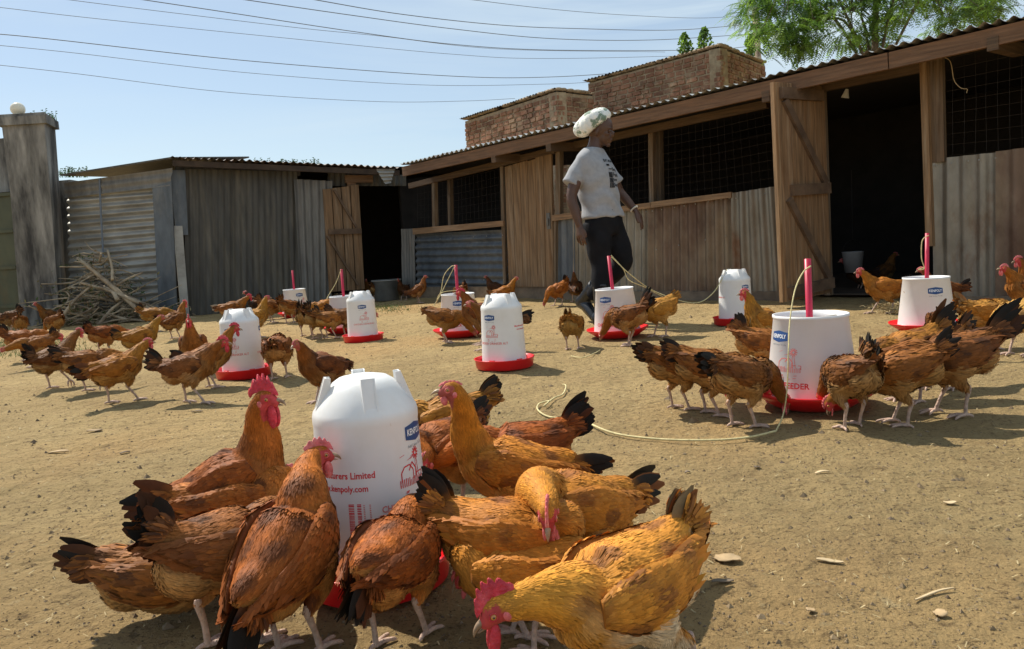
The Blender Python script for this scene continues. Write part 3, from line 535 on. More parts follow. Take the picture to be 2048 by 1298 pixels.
# ---------------------------------------------------------------- power pole and lines
pp = AT(1512, 60, 24); PO = thing('utility_pole', 'wooden utility pole beside the tree behind the brick building', 'pole', (pp[0], 24, 0)); mb = MB()
top = AT(1510, 16, 24); tube(mb, [np.array([pp[0]+.2, 24, 0]), top], [.13, .09], 10); mb.build('shaft', M['twig'], PO, smooth=True)
mb = MB()
for py in (32, 52, 72, 95): q = AT(1505, py, 23.9); mb.add(*ell(q, (.07, .05, .05), nu=8, nv=5))
mb.build('insulator', M['mortar'], PO)
WIRES = [ # points in the picture, end depths
 ([(-40, 10), (200, 38), (560, 75), (900, 108), (1110, 117), (1500, 108)], 'thin power line crossing the upper left sky above the pair of darker lines'),
 ([(-40, 65), (100, 78), (500, 122), (900, 152), (1100, 154), (1320, 140)], 'thicker power line third from the bottom over the store shed'),
 ([(-40, 87), (150, 106), (500, 146), (850, 170), (1100, 168), (1200, 163)], 'power line second from the bottom of the bundle over the yard'),
 ([(-40, 126), (150, 147), (450, 184), (750, 203), (930, 202), (1030, 197)], 'lowest power line sagging to the brick building'),
 ([(110, -4), (300, 20), (600, 56), (760, 72), (1000, 98), (1330, 104)], 'thin power line starting at the top left that runs beneath the dark line'),
 ([(250, -6), (450, 24), (700, 62), (900, 88), (1100, 100), (1400, 100), (1508, 92)], 'darkest power line slanting from the top left to the pole'),
 ([(460, -5), (700, 30), (900, 57), (1100, 77), (1300, 80), (1506, 68)], 'power line second from the top right of the sky'),
 ([(610, -4), (800, 28), (1000, 50), (1150, 57), (1350, 60), (1506, 48)], 'power line with a gentle sag ending high on the utility pole'),
 ([(900, -6), (1100, 18), (1250, 30), (1400, 36), (1506, 30)], 'short power line at the top right ending at the top of the utility pole')]
for i, (pts, lab) in enumerate(WIRES):
    n_ = len(pts); x0, x1 = pts[0][0], pts[-1][0]
    P3 = [AT(x, y, 15+ (23.9-15)*((x-x0)/(1508-x0))) for x, y in pts]
    r_ = .0085 if i in (1, 5, 6, 7) else .0055
    tag(tube(MB(), spline(P3, 50), r_, 5).build('power_line', M['cable'], smooth=True), lab, 'power line', 'power lines across the sky')
# ---------------------------------------------------------------- trees
def frond(mb, base, d, Lf, k=9, wl=.1, mi=0):
    """feathery compound leaf: rachis with paired narrow leaflets"""
    d = unit(d); s = unit(np.cross(d, Z+[.01, 0, 0])); pts = [base + d*Lf*t - Z*Lf*.45*t*t for t in np.linspace(0, 1, k+1)]
    V = []; F = []
    for i in range(1, k+1):
        t = i/k; l_ = wl*math.sin(math.pi*(.15+.8*t))**.7
        for sg in (-1, 1):
            a = pts[i]; dd = unit(s*sg*1.0 + d*.55 - Z*.25); w = l_*.24; n0 = len(V); tn = unit(pts[i]-pts[i-1])
            V += [a, a+dd*l_*.5+tn*w, a+dd*l_, a+dd*l_*.5-tn*w]; F.append((n0, n0+1, n0+2, n0+3))
    mb.add(V, F, mi)
def feathery_tree():
    Y = 13.0; base = AT(1760, 500, Y); root = thing('feathery_tree', 'large feathery leaved green tree hanging over the shed roof at the top right', 'tree', (base[0], Y, 0))
    rnd = random.Random(3); cr = MB(); tk = MB(); top = AT(1760, -160, Y)
    tr = [np.array([base[0], Y, 0]), np.array([base[0]+.1, Y, 1.5]), AT(1750, 120, Y), top]; tube(tk, spline(tr, 20), np.linspace(.09, .035, 20), 10)
    cl = []
    for i in range(235):
        px = rnd.uniform(1490, 2010); lim = 118-abs(px-1660)*.0 - max(0, (px-1700))*.26; lo = min(lim, 110); 
        if px < 1560: lo = 60+(px-1490)*.6
        py = rnd.uniform(-260, lo) if rnd.random() < .5 else rnd.uniform(-20, lo); dy = rnd.uniform(-1.0, 1.2)
        if rnd.random() < .13 or (abs(px-1845) < 22 and py > 20): continue
        cl.append(AT(px, py-14, Y+dy))
    hubs = [AT(x_, y_, Y+z_) for x_, y_, z_ in ((1600, -60, -.2), (1700, 20, .3), (1820, -40, -.3), (1950, -80, .2), (1640, 40, .2), (1760, -150, 0), (1980, -140, .1), (1560, -20, .3))]
    for h_ in hubs: m_ = (h_+tr[2])/2+np.array([0, 0, .25]); tube(tk, spline([tr[2]-Z*.4, m_, h_], 10), np.linspace(.026, .012, 10), 7)
    for c in cl:
        j = min(hubs, key=lambda h_: np.linalg.norm(h_-c)); m_ = (c+j)/2+np.array([0, 0, .15]); tube(tk, spline([j, m_, c], 8), np.linspace(.011, .003, 8), 5)
        for k in range(rnd.randint(12, 20)):
            a = rnd.uniform(0, 2*math.pi); d = np.array([math.cos(a), math.sin(a), rnd.uniform(-.75, .45)]); o_ = np.array([rnd.gauss(0, .11), rnd.gauss(0, .11), rnd.gauss(0, .07)])
            frond(cr, c+o_, d, rnd.uniform(.2, .36), 10, rnd.uniform(.05, .085), 1 if rnd.random() < .45 else 0)
    tk.build('trunk', M['bark'], root, smooth=True); cr.build('crown', [M['leaf'], M['leaf_dark']], root)
feathery_tree()
def bushy_top(px, py, w, h, Y, lab, seed):
    rnd = random.Random(seed); p = AT(px, py, Y); root = thing('young_tree', lab, 'tree', (p[0], Y, 0), group='small trees behind the brick building'); sc = Y/FPX; W_, H_ = w*sc, h*sc
    mb = MB(); tube(mb, [np.array([p[0], Y, 0]), p+Z*H_*.3], [.06, .012], 6); mb.build('trunk', M['bark'], root)
    mb = MB()
    for i in range(420):
        t = rnd.random(); a = rnd.uniform(0, 2*math.pi); r_ = W_/2*(math.sin(math.pi*(.2+.75*t)))*rnd.random()**.4*(.75+.25*math.sin(a*3+seed)); c = p + [r_*math.cos(a), r_*math.sin(a), -H_*.5+H_*t]; s = rnd.uniform(.04, .09); d = unit([rnd.gauss(0, 1), rnd.gauss(0, 1), rnd.gauss(.3, .6)]); e = unit(np.cross(d, [rnd.random(), rnd.random(), .3]))
        mb.add([c-e*s*.35, c+d*s*.5, c+e*s*.35, c-d*s*.5], [(0, 1, 2, 3)], rnd.random() < .4)
    mb.build('crown', [M['leaf_dark'], M['leaf']], root)
bushy_top(1369, 92, 36, 50, 17, 'leftmost of the small trees peeking over the taller brick building', 1)
bushy_top(1408, 84, 40, 56, 17, 'tallest middle small tree peeking over the taller brick building', 2)
bushy_top(1500, 92, 26, 44, 19, 'small dark tree beside the utility pole', 4)
# weeds over the left shed roof
mb = MB()
for i in range(110):
    if i < 70: px = random.uniform(470, 640); y0 = 331
    elif i < 130: px = random.uniform(120, 175); y0 = 349
    else: px = random.choice((295, 215, 760, 700))+random.uniform(-8, 8); y0 = 330 if px > 400 else 340
    a = AT(px, y0+6, 12.2); h = random.uniform(.05, .16); d = np.array([random.uniform(-.05, .05), 0, h]); mb.add([a-[.005, 0, 0], a+[.005, 0, 0], a+d], [(0, 1, 2)])
    for k in range(4): e = a+d*(.35+.2*k); mb.add([e, e+[random.choice((-.03, .03)), 0, .02], e+[0, .01, .02]], [(0, 1, 2)])
tag(mb.build('weeds', M['leaf_dark']), 'thin wild plants growing behind the store shed roof', 'weeds', kind='stuff')
# ---------------------------------------------------------------- brush pile: one heap of cut branches
def brush():
    rnd = random.Random(11); c = GZ(225, 648); root = thing('brush_pile', 'heap of dry cut branches piled against the side sheets of the store shed', 'brush pile', (c[0], c[1]+.35, 0)); C0 = np.array(root.location)
    mb = MB(); lf = MB()
    big = [((155, 516), (300, 640), .022), ((200, 570), (235, 600), .018), ((222, 575), (330, 648), .02), ((190, 566), (120, 640), .014), ((250, 600), (200, 660), .014), ((285, 545), (235, 570), .012), ((160, 565), (290, 610), .015), ((215, 500), (225, 560), .013)]
    for a, b, r_ in big:
        A, B = AT(*a, c[1]+.15), AT(*b, c[1]-.1); B[2] = max(B[2], .02); m_ = (A+B)/2 + [rnd.uniform(-.05, .05), 0, rnd.uniform(-.03, .06)]; tube(mb, spline([A, m_, B], 12), np.linspace(r_*.6, r_, 12)*1.6, 6)
    for i in range(430):
        px = rnd.uniform(118, 320); hmax = 130*math.exp(-((px-200)/62)**2)+14; py = 648-rnd.random()**1.3*hmax; Y = c[1]+.35+rnd.uniform(-.35, .45)
        A = AT(px, py, Y); A[2] = max(A[2], .02); a = rnd.uniform(0, 2*math.pi); l_ = rnd.uniform(.2, .75); d = np.array([math.cos(a)*.8, math.sin(a)*.5, rnd.uniform(-.5, .35)])*l_
        B = A+d; B[2] = max(B[2], .015); m_ = (A+B)/2+[rnd.uniform(-.06, .06), rnd.uniform(-.04, .04), rnd.uniform(-.04, .06)]; m_[2] = max(m_[2], .02); r_ = rnd.uniform(.005, .016); tube(mb, spline([A, m_, B], 7), np.linspace(r_, r_*.4, 7), 5)
        if i % 2: 
            for k in range(10):
                p = B+(A-B)*rnd.random()*.6+[rnd.gauss(0, .03), rnd.gauss(0, .03), rnd.gauss(0, .03)]; e = unit([rnd.gauss(0, 1) for _ in range(3)]); g = unit(np.cross(e, [.3, .4, .8])); s = rnd.uniform(.018, .035); lf.add([p-e*s, p+g*s*.35, p+e*s, p-g*s*.35], [(0, 1, 2, 3)], int(rnd.random() < .4))
    mb.build('branches', M['twig'], root, smooth=True); lf.build('leaves', [M['leaf_dry'], M['leaf_dark']], root)
brush()
# ================================================================== FEEDERS AND DRINKERS
def text_mesh(s, size, align='CENTER', bold=0.0):
    cu = bpy.data.curves.new('t', 'FONT'); cu.body = s; cu.size = size; cu.align_x = align; cu.align_y = 'CENTER'; cu.resolution_u = 2; cu.offset = bold
    o = bpy.data.objects.new('t', cu); COL.objects.link(o); dg = bpy.context.evaluated_depsgraph_get(); ev = o.evaluated_get(dg); me = ev.to_mesh()
    V = np.array([v.co[:] for v in me.vertices]).reshape(-1, 3); F = [tuple(p.vertices) for p in me.polygons]; ev.to_mesh_clear(); bpy.data.objects.remove(o); bpy.data.curves.remove(cu); return V, F
def wrap(V, ang, z, prof, lift):
    """lay a flat drawing (x right, y up) on the surface of revolution r = prof(z), centred at angle ang (0 = +x, counter-clockwise)"""
    zz = z + V[:, 1]; r = prof(zz)+lift; a = ang + V[:, 0]/prof(np.array([z]))[0]; return np.stack([r*np.cos(a), r*np.sin(a), zz], -1)
def strip(mb, pts, w, f=None):
    pts = np.asarray(pts, float)
    for a, b in zip(pts[:-1], pts[1:]):
        d = b-a; d = d/(np.linalg.norm(d)+1e-9); s = np.array([-d[1], d[0]])*w/2; q = [a-s, b-s, b+s, a+s]; V = np.array([[x, y, 0] for x, y in q]); mb.add(f(V) if f else V, [(0, 1, 2, 3)])
def farm_drawing(mb, f, s):
    r = random.Random(5)
    for k in range(11):
        a = 2*math.pi*k/11; strip(mb, [(.012*s*0+.014*s+.003*s*math.cos(a), .03*s+.003*s*math.sin(a)), (.014*s+.011*s*math.cos(a), .03*s+.011*s*math.sin(a))], .0028*s, f)
    strip(mb, [(.012*s, .02*s), (.009*s, -.01*s)], .0015*s, f); strip(mb, [(.016*s, .02*s), (.02*s, -.01*s)], .0015*s, f)
    strip(mb, [(-.03*s, -.012*s), (-.03*s, .003*s), (-.022*s, .012*s), (-.008*s, .014*s), (.002*s, .004*s), (.002*s, -.012*s)], .0024*s, f)
    strip(mb, [(-.01*s, .004*s), (.0, .017*s), (.012*s, .004*s), (.012*s, -.01*s)], .0026*s, f); strip(mb, [(.012*s, -.004*s), (.034*s, -.004*s), (.034*s, -.014*s)], .002*s, f)
    for i in range(15): x = (-.034+.0047*i)*s; strip(mb, [(x, -.022*s), (x, (-.010+r.uniform(-.002, .003))*s)], .002*s, f)
    strip(mb, [(-.034*s, -.013*s), (.034*s, -.013*s)], .0016*s, f); strip(mb, [(-.034*s, -.019*s), (.034*s, -.019*s)], .0016*s, f)
    for i in range(7): x = r.uniform(-.03, .02)*s; y = r.uniform(-.04, -.028)*s; strip(mb, [(x, y), (x+.008*s, y+.001*s)], .0016*s, f)
    for i in range(5): x = r.uniform(-.04, .0)*s; y = r.uniform(.02, .03)*s; strip(mb, [(x, y), (x+.012*s, y+.003*s)], .0008*s, f)
def rounded_grid(w, h, nx=9):
    """badge outline: hexagonal plate as quads so that it bends round the wall"""
    x = np.linspace(-w/2, w/2, nx); hh = h/2*(1-.32*np.abs(x)/(w/2)); V = [(a, -b, 0) for a, b in zip(x, hh)]+[(a, b, 0) for a, b in zip(x, hh)]
    return np.array(V), [(i, i+1, nx+i+1, nx+i) for i in range(nx-1)]
def badge(parent, ang, z, prof, w, lettering=True):
    V, F = rounded_grid(w, w*.5); o = MB().add(wrap(V, ang, z, prof, .0006), F).build('badge', M['blue_ink'], parent, world=False)
    V, F = text_mesh('KENPOLY', w*.235, bold=w*.006); k = .84*w/(V[:, 0].max()-V[:, 0].min()); V[:, 0] *= k; V[:, 0] -= (V[:, 0].max()+V[:, 0].min())/2
    MB().add(wrap(V, ang, z, prof, .0012), F).build('badge_lettering', M['white_ink'], parent, world=False)
    V, F = text_mesh('Add Colour To Life', w*.11); V[:, 0] -= (V[:, 0].max()+V[:, 0].min())/2
    MB().add(wrap(V, ang, z-w*.36, prof, .0006), F).build('small_print', M['grey_ink'], parent, world=False)
def prints(parent, items, prof, ink='red_ink'):
    for it in items:
        k, ang, z, s = it[:4]; f = lambda V: wrap(V, ang, z, prof, .0006)
        if k == 'badge': badge(parent, ang, z, prof, s)
        elif k == 'farm': mb = MB(); farm_drawing(mb, f, s); mb.build('farm_picture', M[it[4] if len(it) > 4 else ink], parent, world=False)
        elif k == 'text':
            V, F = text_mesh(it[4], s, bold=s*.02); MB().add(f(V), F).build('lettering', M[it[5] if len(it) > 5 else ink], parent, world=False)
        elif k == 'bars':
            mb = MB(); r = random.Random(2); y = -.03
            while y < .03: h = r.uniform(.0006, .0022); V = np.array([(-.013, y, 0), (.013, y, 0), (.013, y+h, 0), (-.013, y+h, 0)]); mb.add(f(V), [(0, 1, 2, 3)]); y += h+r.uniform(.0006, .0014)
            mb.build('barcode', M[ink], parent, world=False)
            mb = MB(); y = -.028
            while y < .028: V = np.array([(.017, y, 0), (.020, y, 0), (.020, y+.0016, 0), (.017, y+.0016, 0)]); mb.add(f(V), [(0, 1, 2, 3)]); V = V+[.012, 0, 0]; mb.add(f(V), [(0, 1, 2, 3)]); y += .0032
            mb.build('small_print', M['pink_ink'], parent, world=False)
def place(px, py, z=0):
    p = GZ(px, py, z); return p
def camang(p): return math.atan2(-p[1], -p[0])     # angle that faces the camera
def drinker(px, py, label, items=(), s=1.0, lug0=0.0, tint=(1, 1, 1), plain=False):
    """px,py: picture point of the centre of the foot"""
    p = place(px, py); root = thing('poultry_drinker', label, 'drinker', (p[0], p[1], gz(np.array([p[0]]), np.array([p[1]]))[0]), 0, 'white and red poultry drinkers', s)
    prof_pts = [(.092, .012), (.118, .02), (.117, .05), (.1075, .305), (.1085, .31), (.1085, .322), (.106, .331), (.074, .368), (.064, .379), (.050, .387), (.028, .391), (.0, .392)]
    V, F = lathe(prof_pts, 64); b = MB().add(V, F).build('reservoir', M['white'], root, smooth=True, world=False)
    tr = [(.0, .002), (.140, .002), (.150, .008), (.157, .05), (.161, .053), (.161, .056), (.155, .056), (.149, .02), (.142, .012), (.02, .011)]
    V, F = lathe(tr, 64, cap=False); t = MB().add(V, F).build('tray', M['red'], root, smooth=True, world=False)
    mb = MB()
    for k in range(5):
        mb = MB(); a = 2*math.pi*k/5+.4; c = np.array([.121*math.cos(a), .121*math.sin(a), .045]); d = np.array([-math.sin(a), math.cos(a), 0]); bar(mb, c-d*.014, c+d*.014, .012, .02)
        mb.build('clip', M['red'], root, world=False)
    fa = camang(p)
    for k in range(4):
        a = fa + lug0 + k*math.pi/2; e = np.array([math.cos(a), math.sin(a), 0]); d = np.array([-math.sin(a), math.cos(a), 0]); mb = MB(); w = .011
        top = e*.078+Z*.398; 
        for sg in (-1, 1):   # two fins
            q = [e*.104+Z*.329, e*.068+Z*.366, e*.066+Z*.391, e*.078+Z*.392]; q = [x+d*sg*w for x in q]; prism(mb, q, d, .003*sg)
        prism(mb, [e*.1+Z*.333-d*w, e*.1+Z*.333+d*w, e*.077+Z*.392+d*w, e*.077+Z*.392-d*w], -e, .003)
        mb.build('lug', M['white'], root, world=False)
    prof = lambda z: np.interp(z, [0.02, .05, .305, .33], [.118, .117, .1075, .1075])
    prints(b, [(k, fa+R(a), *r) for k, a, *r in items], prof)
    return root
def feeder(px, py, label, items=(), s=1.0, pole=.54, dx=0.0, tilt=0):
    p = place(px, py); root = thing('poultry_feeder', label, 'feeder', (p[0], p[1], gz(np.array([p[0]]), np.array([p[1]]))[0]), 0, 'white and red hanging feeders', s)
    if tilt: root.rotation_euler = (0, tilt, 0)
    V, F = lathe([(.160, .045), (.128, .325), (.131, .328), (.131, .338), (.126, .338), (.122, .31), (.15, .06)], 64, cap=False); b = MB().add(V, F).build('hopper', M['white'], root, smooth=True, world=False)
    V, F = lathe([(0, .004), (.13, .004), (.142, .01), (.205, .052), (.212, .06), (.212, .066), (.206, .066), (.15, .028), (.14, .02), (.0, .02)], 64, cap=False); MB().add(V, F).build('tray', M['red'], root, smooth=True, world=False)
    V, F = lathe([(0, .24), (.128, .235)], 40, cap=False); MB().add(V, F).build('feed', mk('feed_meal_%d' % len(bpy.data.materials), (.5, .36, .2), .95, .3, 60), root, world=False)
    mb = MB(); tube(mb, [np.array([dx*0, 0, .02]), np.array([dx, 0, pole])], .012, 14); mb.add(*lathe([(.0105, 0), (.0105, .004)], 14, (dx, 0, pole-.003))); mb.build('pipe', M['pipe'], root, smooth=True, world=False)
    mb = MB(); tube(mb, [np.array([0, 0, .3]), np.array([.05, .03, .318]), np.array([.118, .05, .322])], .0022, 5); mb.build('wire_handle', M['zinc_pale'], root, world=False)
    prof = lambda z: np.interp(z, [.045, .325], [.160, .128])
    fa = camang(p); prints(b, [(k, fa+R(a), *r) for k, a, *r in items], prof)
    return root
DR = [('badge', 0, .285, .062), ('farm', 4, .195, 1.0), ('text', 4, .142, .016, 'CHICKEN DRINKER 6LT')]
def kit(a, b2=None, ink='pink_ink'):
    r = [('badge', a, .275, .064), ('farm', a+6, .195, 1.05, ink), ('text', a+6, .142, .0165, 'CHICKEN DRINKER 6LT', ink)]
    if b2 is not None: r += [('text', b2, .225, .012, 'Manufacturers Limited', 'red_ink'), ('text', b2, .208, .011, 'www.kenpoly.com', 'red_ink')]
    return r
def kitf(a, ink='pink_ink'): return [('badge', a, .27, .085), ('farm', a+12, .175, 1.5, ink), ('text', a+10, .102, .03, 'CHICK FEEDER', 'red_ink')]
# big drinker in front
D0 = drinker(758, 1166, 'large white drinker in the foreground with lugs on its dome, ringed by hens', [('badge', 62, .288, .068), ('farm', 50, .218, 1.05, 'red_ink'), ('text', 52, .165, .016, 'CHICKEN DRINKER 6LT', 'pink_ink'), ('text', -34, .229, .0165, 'Manufacturers Limited', 'red_ink'), ('text', -33, .206, .0155, 'www.kenpoly.com', 'red_ink'), ('bars', -18, .15, 1)], 1.0, lug0=.12); D0.scale = (.93, .93, 1.06)
D1 = drinker(1010, 738, 'white drinker standing alone in the middle of the yard with a chicken behind its dome', kit(-38, 62), 1.0, lug0=.5)
D2 = drinker(727, 679, 'smaller looking white drinker beside the group of dark tailed chickens', kit(4), .98, lug0=.5)
D3 = drinker(489, 755, 'white drinker at left with blue badges on both sides behind the walking brown hen', kit(-32)+kit(84), .98, lug0=.6)
D4 = drinker(1472, 650, 'white drinker near the rusty wall with the yellow rope tied to its top', [('badge', 42, .27, .06), ('farm', 45, .2, 1, 'pink_ink'), ('text', -75, .2, .014, 'CHICKEN DRINKER 6LT', 'pink_ink')], .98, lug0=.5)
F0 = feeder(1625, 812, 'big white feeder at right with a tall red pipe, ringed by feeding hens', [('badge', -52, .268, .082), ('farm', -32, .175, 1.35, 'pink_ink'), ('text', -38, .098, .028, 'CHICK FEEDER', 'red_ink')], 1.0, .535, -.005)
F1 = feeder(1236, 675, 'white feeder in front of the walking woman with a rope on its red pipe', kitf(-30), .96, .56, -.02, -.03)
F2 = feeder(921, 672, 'white feeder with a looped yellow rope on its red pipe, left of the middle drinker', kitf(0), .95, .56, 0)
F3 = feeder(693, 664, 'white feeder half hidden behind the drinker with a slanting rope on its pipe', kitf(28), .93, .58, 0)
F4 = feeder(593, 634, 'farthest white feeder against the dark metal shed', kitf(25), .93, .56, 0)
F5 = feeder(1853, 661, 'white feeder near the open shed door with a clear blue badge on its right side', [('badge', 22, .262, .085)], .97, .6, .01)
# ------------------------------------------------------------------ twine
def twine(name, pts, label, r=.0032, n=60):
    r *= .78
    P = spline(pts, n); o = MB(); tube(o, P, r, 6); o2 = o.build(name, M['rope'], smooth=True); return tag(o2, label, 'rope', 'yellow twine')
def top_of(root, h): return np.array(root.location)+Z*h
t1 = np.array(F1.location)+[-.02, 0, .53]; d4 = np.array(D4.location)+[-.05, 0, .385]
def sag(a, b, s, k=12): return [a*(1-t)+b*t - Z*s*4*t*(1-t) for t in np.linspace(0, 1, k)]
lowp = AT(1385, 606, (t1[1]+d4[1])/2)
twine('rope', [t1+[.0, -.014, 0], AT(1262, 550, t1[1]), AT(1310, 583, t1[1]+.15), lowp, AT(1425, 587, d4[1]-.1), d4], 'yellow rope slung between the middle feeder pipe and the drinker by the rusty wall', .0042)
twine('rope', [t1+[0, -.016, .01], AT(1246, 537, t1[1]), AT(1258, 560, t1[1]), AT(1290, 575, t1[1]+.1), AT(1330, 596, t1[1]+.2)], 'second strand of rope hanging from the red pipe in front of the woman', .0035)
f0 = np.array(F0.location)
Yr = f0[1]-.22
twine('rope', [f0+[.0, -.015, .51], AT(1606, 545, f0[1]-.05), AT(1590, 580, f0[1]-.1), AT(1580, 640, Yr+.05), AT(1577, 700, Yr-.02), AT(1574, 780, Yr-.04), AT(1566, 830, Yr-.05), GZ(1552, 862, .01)], 'yellow rope hanging from the tall red pipe down the front of the big feeder', .0033)
twine('rope', [GZ(1552, 862, .012), GZ(1500, 874, .01), GZ(1430, 880, .01), GZ(1330, 879, .01), GZ(1240, 869, .01), GZ(1190, 852, .012), GZ(1172, 838, .01)], 'yellow rope lying on the ground left of the big feeder', .0045)
twine('rope', [GZ(1150, 836, .01), GZ(1100, 834, .01), GZ(1076, 820, .015), GZ(1078, 808, .012), GZ(1098, 802, .02), GZ(1088, 812, .012), GZ(1108, 796, .012), GZ(1126, 788, .012), GZ(1132, 772, .01), GZ(1126, 769, .01)], 'frayed yellow rope end curled on the ground above the long rope', .0045)
f2 = np.array(F2.location)
twine('rope', [f2+[0, -.015, .52], f2+[-.03, -.02, .525], f2+[-.09, -.02, .46], f2+[-.12, -.02, .35], f2+[-.155, -.05, .27], f2+[-.12, -.1, .335], f2+[-.02, -.12, .35], f2+[.09, -.1, .335]], 'yellow rope looped from the red pipe over the rim of the left middle feeder', .0035)
twine('rope', [f2+[-.01, -.02, .52], f2+[-.08, -.03, .40], f2+[-.13, -.06, .31], f2+[-.19, -.08, .22], f2+[-.19, -.1, .14]], 'yellow rope end dangling left of the left middle feeder', .0035)
f3 = np.array(F3.location)
twine('rope', [f3+[0, -.015, .54], f3+[-.05, -.02, .43], f3+[-.12, -.04, .325], f3+[-.125, -.08, .3]], 'short yellow rope slanting down from the pipe of the feeder behind the drinker', .0035)
f5 = np.array(F5.location)
twine('rope', [f5+[.01, -.015, .57], f5+[-.03, -.02, .54], f5+[-.035, -.02, .44], f5+[-.02, -.02, .38], f5+[-.06, -.03, .375], f5+[-.03, -.03, .385]], 'small knotted rope tied round the red pipe beside the open shed door', .0035)
twine('rope', [GZ(1142, 712, .01), GZ(1165, 715, .01), GZ(1190, 706, .01), GZ(1200, 700, .01)], 'short piece of pale twine lying before the middle feeder', .0035)
# basin by the far door
p = place(775, 601); BA = thing('tin_basin', 'round tin basin standing on the ground beside the far doorway', 'basin', (p[0], p[1], 0)); V, F = lathe([(0, .0), (.15, .0), (.16, .01), (.175, .25), (.205, .27), (.205, .278), (.17, .27), (.15, .02), (0, .02)], 40, cap=False); MB().add(V, F).build('bowl', M['basin'], BA, smooth=True, world=False)
V, F = lathe([(.19, .275), (.208, .272), (.211, .279), (.206, .285), (.19, .279)], 40, cap=False); MB().add(V, F).build('rim', M['zinc_pale'], BA, smooth=True, world=False)
p = AT(1706, 520, 7.7); BK = thing('bucket', 'pale bucket feeder hanging inside the dark doorway', 'bucket', (p[0], p[1], p[2]-.12), 0, None, .75); V, F = lathe([(0, 0), (.10, 0), (.13, .26), (.135, .27), (.125, .26), (.09, .01), (0, .01)], 32, cap=False); MB().add(V, F).build('pail', M['bucket'], BK, smooth=True, world=False)
mb = MB(); a = np.linspace(0, math.pi, 12); tube(mb, np.stack([.13*np.cos(a), 0*a, .26+.16*np.sin(a)], -1), .002, 4); tube(mb, [np.array([0, 0, .42]), np.array([0, 0, 1.3])], .0015, 4); mb.build('bail_handle', M['wire'], BK, world=False)
# ================================================================== CHICKENS
PAL = {  # linear colours of the plumage: hackle, back, wing, breast, belly, tail
 'red':  dict(h=(.36, .12, .018), b=(.24, .075, .014), w=(.17, .052, .012), r=(.27, .10, .02), y=(.34, .18, .06), t=(.012, .010, .009), k=(.06, .022, .01)),
 'rust': dict(h=(.40, .15, .022), b=(.30, .11, .022), w=(.24, .085, .02), r=(.30, .13, .03), y=(.38, .21, .075), t=(.02, .015, .012), k=(.08, .03, .012)),
 'gold': dict(h=(.50, .23, .03), b=(.46, .20, .03), w=(.38, .145, .022), r=(.42, .20, .035), y=(.45, .26, .08), t=(.022, .017, .013), k=(.16, .06, .02)),
 'buff': dict(h=(.56, .29, .05), b=(.54, .29, .06), w=(.50, .24, .045), r=(.48, .26, .06), y=(.55, .36, .15), t=(.30, .2, .09), k=(.3, .15, .05)),
 'brown': dict(h=(.25, .095, .02), b=(.21, .085, .024), w=(.14, .05, .015), r=(.24, .11, .03), y=(.32, .19, .08), t=(.012, .011, .01), k=(.05, .022, .012)),
 'dark': dict(h=(.12, .04, .012), b=(.09, .035, .014), w=(.06, .022, .01), r=(.10, .045, .018), y=(.13, .07, .03), t=(.008, .008, .008), k=(.03, .012, .008)),
}
def feather_cards(mb, P, N, F, Ls, Ws, lift, C, rg, dark=.9):
    n = len(P)
    if n == 0: return
    F = F - N*(F*N).sum(1)[:, None]; F /= np.linalg.norm(F, axis=1)[:, None]+1e-9; S = np.cross(N, F)
    S = S + N*rg.normal(0, .16, n)[:, None]; S /= np.linalg.norm(S, axis=1)[:, None]
    F = F + S*rg.normal(0, .09, n)[:, None]
    rows = [(0., .3, -.04), (.38, .5, .07), (.78, .42, .08), (1., 0, .0)]; V = []; CC = []; NN = []
    Nn = N + F*.06 + S*rg.normal(0, .11, n)[:, None] + N*0; Nn /= np.linalg.norm(Nn, axis=1)[:, None]
    for t, hw, of in rows:
        B = P + F*(t*Ls)[:, None] + N*(of*Ls*lift+.0005)[:, None]; c = C*(dark + (1.1-dark)*min(1, t*1.2))
        if hw:
            V += [B-S*(hw*Ws)[:, None], B+S*(hw*Ws)[:, None]]; CC += [c, c]; NN += [Nn-S*.12, Nn+S*.12]
        else: V += [B]; CC += [c*1.05]; NN += [Nn]
    V = np.stack(V, 1).reshape(-1, 3); CC = np.stack(CC, 1).reshape(-1, 3); NN = np.stack(NN, 1).reshape(-1, 3); NN /= np.linalg.norm(NN, axis=1)[:, None]; b = (np.arange(n)*7)[:, None]
    Q = np.concatenate([b+[0, 2, 3, 1], b+[2, 4, 5, 3]]); T = b+[4, 6, 5]
    mb.addarr(V, [Q, T], 0, CC, NN)
def tri_sample(V, F, n, rg):
    T = np.array([t for f in F for t in ([(f[0], f[1], f[2])] if len(f) == 3 else [(f[0], f[1], f[2]), (f[0], f[2], f[3])])]); A, B, C = V[T[:, 0]], V[T[:, 1]], V[T[:, 2]]
    X = np.cross(B-A, C-A); a = np.linalg.norm(X, axis=1); i = rg.choice(len(T), n, p=a/a.sum()); u, v = rg.random(n), rg.random(n); m = u+v > 1; u[m] = 1-u[m]; v[m] = 1-v[m]
    return A[i] + (B-A)[i]*u[:, None] + (C-A)[i]*v[:, None], X[i]/(a[i][:, None]+1e-12), a.sum()
def pn(P, s, k=0):   # cheap smooth patchiness in [-1,1]
    return np.sin(P[:, 0]*s+k)*np.cos(P[:, 2]*s*1.3+k*2)*.6 + np.sin(P[:, 1]*s*1.7+P[:, 0]*s*.7+k*3)*.4
def bone(P):
    mb = MB(); return mb
NCH = [0]
